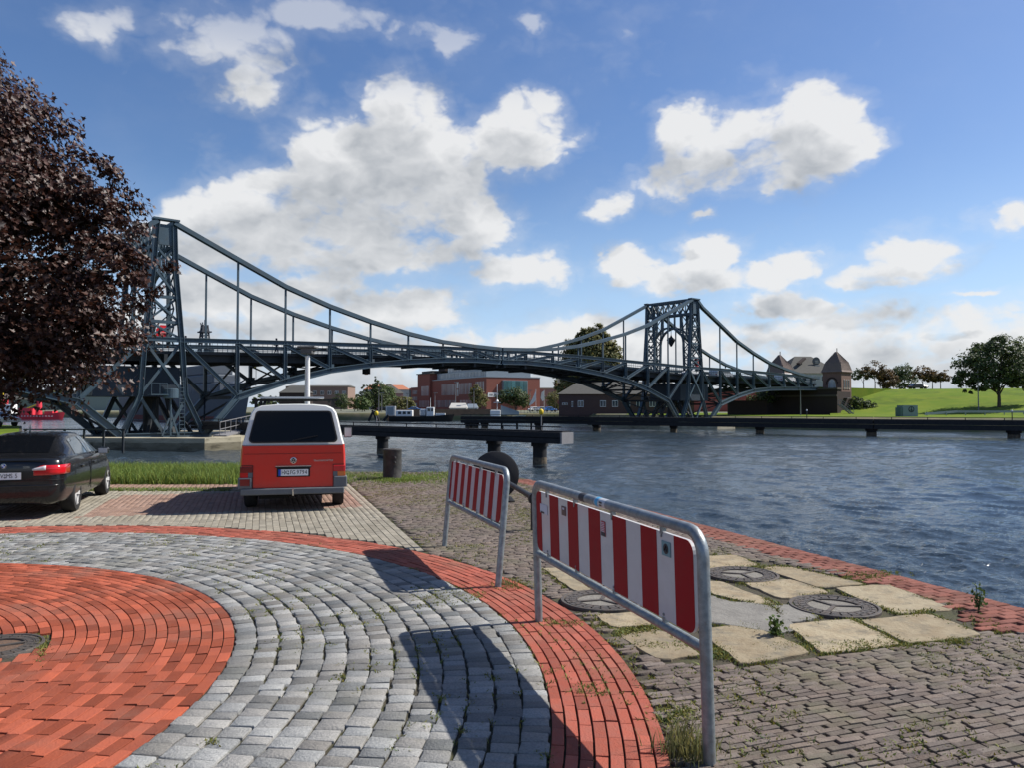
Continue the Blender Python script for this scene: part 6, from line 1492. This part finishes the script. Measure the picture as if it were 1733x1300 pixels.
for px, Y, h, m, lab in ((1462, 186, 6.2, 'leafdk', 'thin dark windswept tree right of the near gatehouse'), (1481, 184, 7.3, 'leaforange', 'rusty leaved windswept tree above the bank, tallest of the row'), (1503, 186, 5.4, 'leaforange', 'small rusty tree left of the dense dark tree'), (1531, 200, 7.4, 'leafdk', 'dense round dark tree behind the dark parked car'), (1562, 186, 6.2, 'leaforange', 'rusty windswept tree behind the bonnet of the dark parked car'), (1578, 186, 5.0, 'leaforange', 'small rusty tree right of the dark parked car'), (1592, 186, 5.2, 'leaforange', 'small rusty tree at the left edge of the big tree crown'), (1722, 190, 6.4, 'leaforange', 'rusty tree behind the big tree at the right picture edge')):
    q = D(px, 657, Y); dense = 'dense' in lab
    tree(lab, (q.x, Y, 5.7), h, [(0, 0, h * .72, h * (.42 if dense else .34), h * .32, h * .26), (h * .22, 0, h * .58, h * .26, h * .24, h * .18), (-h * .25, 0, h * .62, h * .26, h * .24, h * .18)] + ([(0, 0, h * .4, h * .46, h * .4, h * .34)] if dense else []), M[m], 2600 if dense else 950, 15, .34, h * .5, .13, 'young trees along the crest of the grass bank')
q = D(617, 698, 240); tree('lower dark conifer left of the tall one across the water', (q.x, 240, FZ), 9.4, [(0, 0, 2.6, 2.4, 2.2, 1.9), (0, 0, 5.0, 1.7, 1.6, 1.8), (0, 0, 7.4, .9, .9, 1.6)], M['leafdk'], 1800, 16, .36, 6, .16)
q = D(617, 700, 236); 
q = D(637, 698, 245); tree('tall dark conifer left of the museum', (q.x, 245, FZ), 11.5, [(0, 0, 3.0, 4.4, 4, 2.2), (.4, 0, 5.4, 3.6, 3.2, 2.0), (.2, 0, 7.8, 2.5, 2.3, 1.9), (-.2, 0, 9.8, 1.2, 1.1, 1.4)], M['leafdk'], 3600, 20, .42, 8, .22)
q = D(652, 698, 262); tree('bright green broadleaf tree right of the tall conifer', (q.x, 262, FZ), 9.5, [(0, 0, 6.2, 3.6, 3, 2.8), (1.4, 0, 4.2, 3, 2.6, 2)], M['leafgreen'], 2200, 20, .42, 4, .2)
for px, Y, h, m, lab in ((600, 232, 5.0, 'leafolive', 'low olive shrub tree beside the van roof across the water'), (613, 226, 4.4, 'leafgreen', 'low green shrub tree under the dark conifer'), (674, 236, 4.2, 'leafolive', 'low green tree before the pink walled house'), (686, 238, 5.0, 'leafolive', 'small tree at the left end of the museum'), (577, 250, 6.0, 'leafdk', 'dark tree close above the white van roof')):
    q = D(px, 699, Y); tree(lab, (q.x, Y, FZ), h, [(0, 0, h * .6, h * .48, h * .42, h * .38), (h * .2, 0, h * .4, h * .4, h * .36, h * .3)], M[m], 1300, 16, .36, h * .4, .12)
q = D(808, 699, 222); tree('dark green tree before the left corner of the museum', (q.x, 222, FZ), 8.2, [(0, 0, 4.6, 2.5, 2.3, 2.4), (.8, 0, 3.0, 2.4, 2.2, 1.8), (-.4, 0, 6.2, 1.7, 1.6, 1.5)], M['leafolive'], 2200, 18, .36, 3, .18)
q = D(873, 699, 220); tree('round dark tree before the glass front of the museum', (q.x, 220, FZ), 7.8, [(0, 0, 4.4, 3.5, 3, 2.7), (1.8, 0, 3.4, 2.4, 2.3, 2.2), (-3.6, 0, 4.2, 2.2, 2, 2.0)], M['leafdk'], 3200, 20, .38, 3, .22)
q = D(941, 700, 240); tree('bright bush like tree left of the low brick shed', (q.x, 240, FZ), 7.2, [(0, 0, 3.6, 3.4, 3, 2.8)], M['leafolive'], 1400, 18, .4, 3, .16)
q = D(939, 690, 210); tree('thin leafless young tree left of the poplar', (q.x, 206, FZ), 11.5, [(0, 0, 9.4, 1.0, .9, 1.6), (0, 0, 7.6, .9, .8, 1.0)], M['leafolive'], 240, 12, .3, 9, .09)
def woods(name, label, pts, m, n, leaf, hmax):
    B_ = []
    for (x, y) in pts: 
        h = hmax * rng.uniform(.6, 1); B_.append((x, y, FZ + h * .5, h * .8, h * .5, h * .55))
    p, nn = crown_points(B_, n, 22, .5); o = leaf_cloud(name, p, nn, leaf, m, 'quad'); return tag(o, label, 'woods', None, 'stuff')
woods('far_woods', 'distant band of trees across the water at the left', [(D(px, 690, 400).x, 400 + rng.uniform(-20, 20)) for px in range(-200, 230, 9)], M['leafdk'], 9000, 1.1, 9.5)
woods('far_woods', 'distant trees along the horizon behind the conifers', [(D(px, 690, 470).x, 470 + rng.uniform(-20, 20)) for px in range(440, 700, 12)], M['leafdk'], 5000, 1.2, 8)
q = D(168, 690, 330); tree('single green tree seen through the left bridge struts', (q.x, 300, FZ), 9.5, [(0, 0, 5.6, 3.8, 3.4, 3.2), (3, 0, 4.4, 2.8, 2.6, 2.4)], M['leafolive'], 1800, 18, .45, 4, .2)

# --- ships and boats
def hull(b, L, B_, d, fb, bow=.35, m=0, sheer=.5):
    st = []; n = 16
    for k in range(n + 1):
        u = k / n; w = B_ / 2 * (min(1, (1 - u) / bow) ** .55 if u > 1 - bow else (.82 + .18 * min(1, u / .15))); x = -L / 2 + L * u; zt = fb + sheer * max(0, (u - .45) / .55) ** 2; ov = fb * .7 * max(0, (u - .85) / .15)
        st.append([(x, 0, -d), (x, w * .7, -d * .8), (x + ov * .3, w * .92, 0), (x + ov, w, zt)])
    g = np.array([[(p[0], -p[1], p[2]) for p in s[::-1]] + [p for p in s[1:]] for s in st]); grid_mesh(b, g, True, True); return b
ws = thing('warship', 'grey warship with lattice mast lying behind the left bridge tower', 'warship', (0, 0, 0)); wp = D(434, 667, 158); wa = math.atan2(-52, 47); ws.location = (D(434, 667, 158).x - 36 * math.cos(wa) - 3, 158 - 36 * math.sin(wa), WATER_Z); ws.rotation_euler = (0, 0, wa)
hull(MB(), 72, 10, 2, 6.2, .4, sheer=1.4).build('hull', M['warship'], ws, smooth=True, angle=40); hull(MB(), 71, 9.9, 2, 1.3, .4, sheer=0).build('boot_topping', M['oxide'], ws)
def sx_(px):      # where a direction of the photograph meets the ship's centre line
    k = (px - CX) / F_PX; return (k * ws.location.y - ws.location.x) / (math.cos(wa) - k * math.sin(wa))
for px0, px1, z0, z1, nm in ((322, 398, 6, 8.4, 'deck_house'), (328, 384, 8.4, 10.4, 'bridge_deck'), (333, 366, 10.4, 12.6, 'upper_house'), (362, 374, 10.4, 13.4, 'director_base')):
    xa, xb = sx_(px0), sx_(px1); bevel(MB().box(((xa + xb) / 2, 0, (z0 + z1) / 2), (xb - xa, 7 - (z0 - 6) * .4, z1 - z0)).build(nm, M['warship'], ws), .3, 2)
mb = MB(); xm = sx_(345)
for dx_, dy_ in ((-1, -1), (1, -1), (1, 1), (-1, 1)): mb.beam((xm + dx_ * 1.3, dy_ * 1.3, 13), (xm + dx_ * .5, dy_ * .5, 22), .3, .3, (1, 0, 0))
for k in range(5):
    z = 13.5 + k * 1.8; mb.beam((xm - 1.2 + k * .13, -1.1 + k * .1, z), (xm + 1.2 - k * .13, -1.1 + k * .1, z + 1.8), .16, .16); mb.beam((xm + 1.2 - k * .13, -1.1 + k * .1, z), (xm - 1.2 + k * .13, -1.1 + k * .1, z + 1.8), .16, .16); mb.box((xm, 0, z), (2.6 - k * .25, 2.4 - k * .2, .2))
mb.box((xm, 0, 20.4), (3.0, 2.2, .3)); mb.beam((xm - 2.6, 0, 19.6), (xm + 2.8, 0, 19.6), .22, .22); mb.box((xm - .6, 0, 21.2), (1.0, 1, 1.4)); mb.beam((xm + .6, 0, 20), (xm + .6, 0, 21.7), .16, .16, (1, 0, 0)); mb.box((xm + 2.8, 0, 16), (2.4, 1.4, 1.1)); mb.tube([(xm, 0, 22), (xm, 0, 23.2)], .1, 5)
mb.build('lattice_mast', mat('mast_dark', (.05, .055, .065), .7), ws)
rd_ = MB().lathe([(.3, 0), (1.5, .3), (1.6, .9), (.8, 1.4)], 16, (sx_(330), -1, 14)).build('radar_dome', M['warship'], ws, smooth=True); gun = MB().lathe([(1.7, 0), (1.6, 1.3), (.6, 1.9)], 14, (sx_(400), 0, 7)).tube([(sx_(400), 0, 8), (sx_(418), 0, 9.2)], .14, 6).build('gun_turret', M['warship'], ws)
b = MB()
for k in range(24): b.beam((-8 + k * 1.7, -4.8, 6.2), (-8 + k * 1.7, -4.8, 7.2), .05, .05, (1, 0, 0))
b.beam((-8, -4.8, 7.2), (31, -4.8, 7.2), .05, .05); tag(b.build('deck_railing', M['warship'], ws), kind='stuff')
fp = MB().tube([(sx_(433), 0, 7.5), (sx_(433), 0, 12.5)], .06, 5).build('flag_staff', M['steeldk'], ws); fm = MB(); 
for k, mm in enumerate((0, 1, 2)): fm.box((sx_(433) - .95, 0, 12.2 - k * .42), (1.8, .03, .42), m=mm)
fm.build('flag', [M['ink'], M['signalred'], M['yellow']], fp)
ls = thing('lightship', 'bright red lightship with lantern tower across the water at the left', 'ship', (D(70, 710, 200).x, 200, WATER_Z), -.05)
hull(MB(), 11.0, 3.6, 1, 1.25, .3, sheer=.8).build('hull', M['shipred'], ls, smooth=True, angle=40)
MB().box((-3.9, 0, 2.1), (2.8, 2.6, 1.8)).build('deckhouse', M['shipred'], ls); MB().lathe([(.8, 1.2), (.65, 4.9), (1.2, 5.3), (1.2, 6.1), (.8, 6.2), (.7, 6.9), (.15, 7.3)], 16, (-.7, 0, 0)).build('lantern_tower', M['shipred'], ls, smooth=True, angle=40); MB().box((2.6, 0, 1.7), (2.2, 2.2, 1.0)).build('winch_house', M['shipred'], ls)
b = MB(); 
for k in range(12): b.box((-4.8 + k * .8, -1.82, .9), (.35, .05, .2))
b.build('scupper', M['white'], ls)
tg_ = thing('tugboat', 'white tug with yellow mast at the left picture edge', 'boat', (D(4, 712, 208).x, 208, WATER_Z), .1)
hull(MB(), 12, 4, 1, 1.3, .35).build('hull', M['ink'], tg_, smooth=True, angle=40); bevel(MB().box((0, 0, 2.6), (6, 3.2, 2.8)).build('wheelhouse', M['white'], tg_), .15); MB().box((-.5, 0, 4.6), (2.6, 2.4, 1.4)).build('upper_house', M['shipred'], tg_); MB().tube([(0, 0, 5), (0, 0, 9.6)], .22, 8).build('mast', M['yellow'], tg_); MB().tube([(4, 0, 2), (9.5, 0, 4.2)], .16, 6).build('derrick', M['yellow'], tg_)
bt = thing('motor_boat', 'black hulled boat with white cabins moored on the far shore', 'boat', (D(711, 713, 176).x, 176.5, WATER_Z), .03)
hull(MB(), 14.0, 3.6, .7, 1.15, .35, sheer=.5).build('hull', M['ink'], bt, smooth=True, angle=40)
o = bevel(MB().box((-3.6, 0, 1.85), (3.8, 2.6, 1.4)).build('cabin', M['white'], bt), .12)
for k in range(3): MB().box((-4.6 + k * 1.05, -1.31, 1.95), (.7, .04, .6)).build('window', M['winglass'], o)
o = bevel(MB().box((2.3, 0, 2.2), (1.7, 2.2, 2.1)).build('wheelhouse', M['white'], bt), .1); MB().box((2.0, -1.11, 2.65), (.6, .04, .7)).box((2.75, -1.11, 2.65), (.5, .04, .7)).build('window', M['winglass'], o); bevel(MB().box((.6, 0, 2.0), (1.4, 2.2, 1.7)).build('tank', M['silver'], bt), .3, 3)
MB().tube([(2.3, 0, 3.2), (2.3, 0, 5.4)], .06, 6).build('mast', M['white'], bt); MB().box((4.6, 0, 1.6), (2.2, 1.8, .5)).build('hatch', M['white'], bt)
ct = D(657, 709, 180); t = thing('container', 'grey box container on the far shore beside the black hulled boat', 'container', (ct.x, 184, FZ - .6)); bevel(MB().box((0, 0, 1.1), (2.2, 2, 2.3)).build('case', M['silver'], t), .04); MB().box((0, -1.02, 1.1), (1.5, .05, 1.8)).build('door', M['metalclad'], t)
yt = thing('yacht', 'white yacht with mast and grey cover moored before the museum', 'boat', (D(842, 711, 140).x, 168, WATER_Z + .1), .05)
hull(MB(), 10, 3, .8, 1.0, .4).build('hull', M['boxgreen'], yt, smooth=True, angle=40); bevel(MB().box((-1.0, 0, 1.8), (2.2, 2, 1.5)).build('cabin', M['white'], yt), .15); MB().tube([(-.6, 0, 2), (-.6, 0, 8.2)], .06, 6).build('mast', M['white'], yt); MB().sheet([(.2, 0, 3.6), (4.2, 0, 2.2), (4.2, 0, 1.5), (.2, 0, 1.5)], (0, 1, 0), .6).build('cover', M['metalclad'], yt); MB().box((-.6, 0, 4.2), (1.6, .3, .12)).lathe([(.05, 4.2), (.35, 4.5), (.05, 4.9)], 10, (-.6, 0, 0)).build('radar', M['white'], yt)
for px, Y, w_, h_, m, lab in ((776, 205, 4.8, 1.3, 'pale', 'pale tent roofed stall on the far quay right of the boat'), (799, 212, 3.4, 1.1, 'metalclad', 'grey tent on the far quay before the museum')):
    q = D(px, 700, Y); t = thing('tent', lab, 'tent', (q.x, Y, FZ)); b = MB(); b.add([(-w_ / 2, -2, 1.2), (w_ / 2, -2, 1.2), (w_ / 2, 2, 1.2), (-w_ / 2, 2, 1.2), (-w_ / 2 + .5, 0, 1.2 + h_), (w_ / 2 - .5, 0, 1.2 + h_)], [(0, 1, 5, 4), (2, 3, 4, 5), (1, 2, 5), (3, 0, 4)]); b.build('tent_roof', M[m], t); MB().box((0, 0, .6), (w_ - .3, 3.7, 1.2)).build('tent_wall', M[m], t)
qw = thing('harbour_wall', 'brown quay wall below the museum across the water', 'wall', (0, 0, 0)); a_, c_ = D(655, 705, 186), D(870, 705, 184)
MB().beam((a_.x, 186.5, -.3), (c_.x, 183, -.3), .6, 3.0).build('wall', mat('brown_quay', (.24, .15, .09), .9, nscale=1, namt=.6, col2=(.16, .10, .06)), qw)
for px, Y, h, lab in ((646, 215, 5.4, 'street lamp left of the grey container'), (641, 222, 6.8, 'taller lamp mast left of the grey container'), (689, 214, 5.2, 'street lamp before the left end of the museum'), (736, 205, 5.2, 'street lamp behind the wheelhouse of the boat'), (771, 212, 8.4, 'tall dark mast before the museum wall'), (802, 205, 6.2, 'street lamp before the tree at the museum corner'), (897, 210, 6.0, 'street lamp at the right end of the museum')):
    q = D(px, 700, Y); far_lamp(lab, (q.x, Y, FZ), h, 'street lamps on the far quay')
for px, Y, lab in ((907, 205, 'white banner flag right of the museum'), (921, 214, 'white flag before the pale brick house')):
    q = D(px, 700, Y); t = thing('flagpole', lab, 'flag', (q.x, Y, FZ)); MB().tube([(0, 0, 0), (0, 0, 6.2)], .06, 6).build('pole', M['white'], t)
    b = MB(); pts = [(0, 6.0), (-.4, 5.0), (-1.0, 3.6), (-1.6, 2.4), (-1.9, 1.9), (-1.0, 2.2), (-.2, 3.0), (0, 3.6)] if px < 910 else [(0, 6), (-.7, 5.6), (-1.0, 4.0), (-.5, 3.0), (0, 3.4)]
    b.sheet([(x, .05 * math.sin(z * 2), z) for x, z in pts], (0, 1, 0), .03).build('flag', M['white'], t)
fence_t = thing('quay_fence', 'thin dark railing on the far quay left of the brick shed', 'fence', (D(860, 705, 178).x, 178, FZ)); b = MB(); L = D(945, 705, 168).x - D(860, 705, 178).x
MB().beam((0, 0, 1.2), (L, -6, 1.2), .07, .07).build('handrail', M['steeldk'], fence_t)
for k in range(16): MB().beam((L * k / 15, -6 * k / 15, 0), (L * k / 15, -6 * k / 15, 1.2), .07, .07, (1, 0, 0)).build('fence_post', M['steeldk'], fence_t)
q = D(630, 707, 178); t = thing('timber_dolphin', 'dark leaning mooring timbers at the far water edge', 'mooring piles', (q.x, 180, WATER_Z))
for k, (a, c) in enumerate((((-1.2, 0, 0), (-.2, 0, 2.2)), ((.8, 0, 0), (-.4, .3, 2.6)), ((1.2, .4, 0), (.2, .2, 2.4)), ((2.2, 0, 0), (3.4, 0, 1.4)))): MB().tube([a, c], .28, 7).build('timber', M['tar'], t)
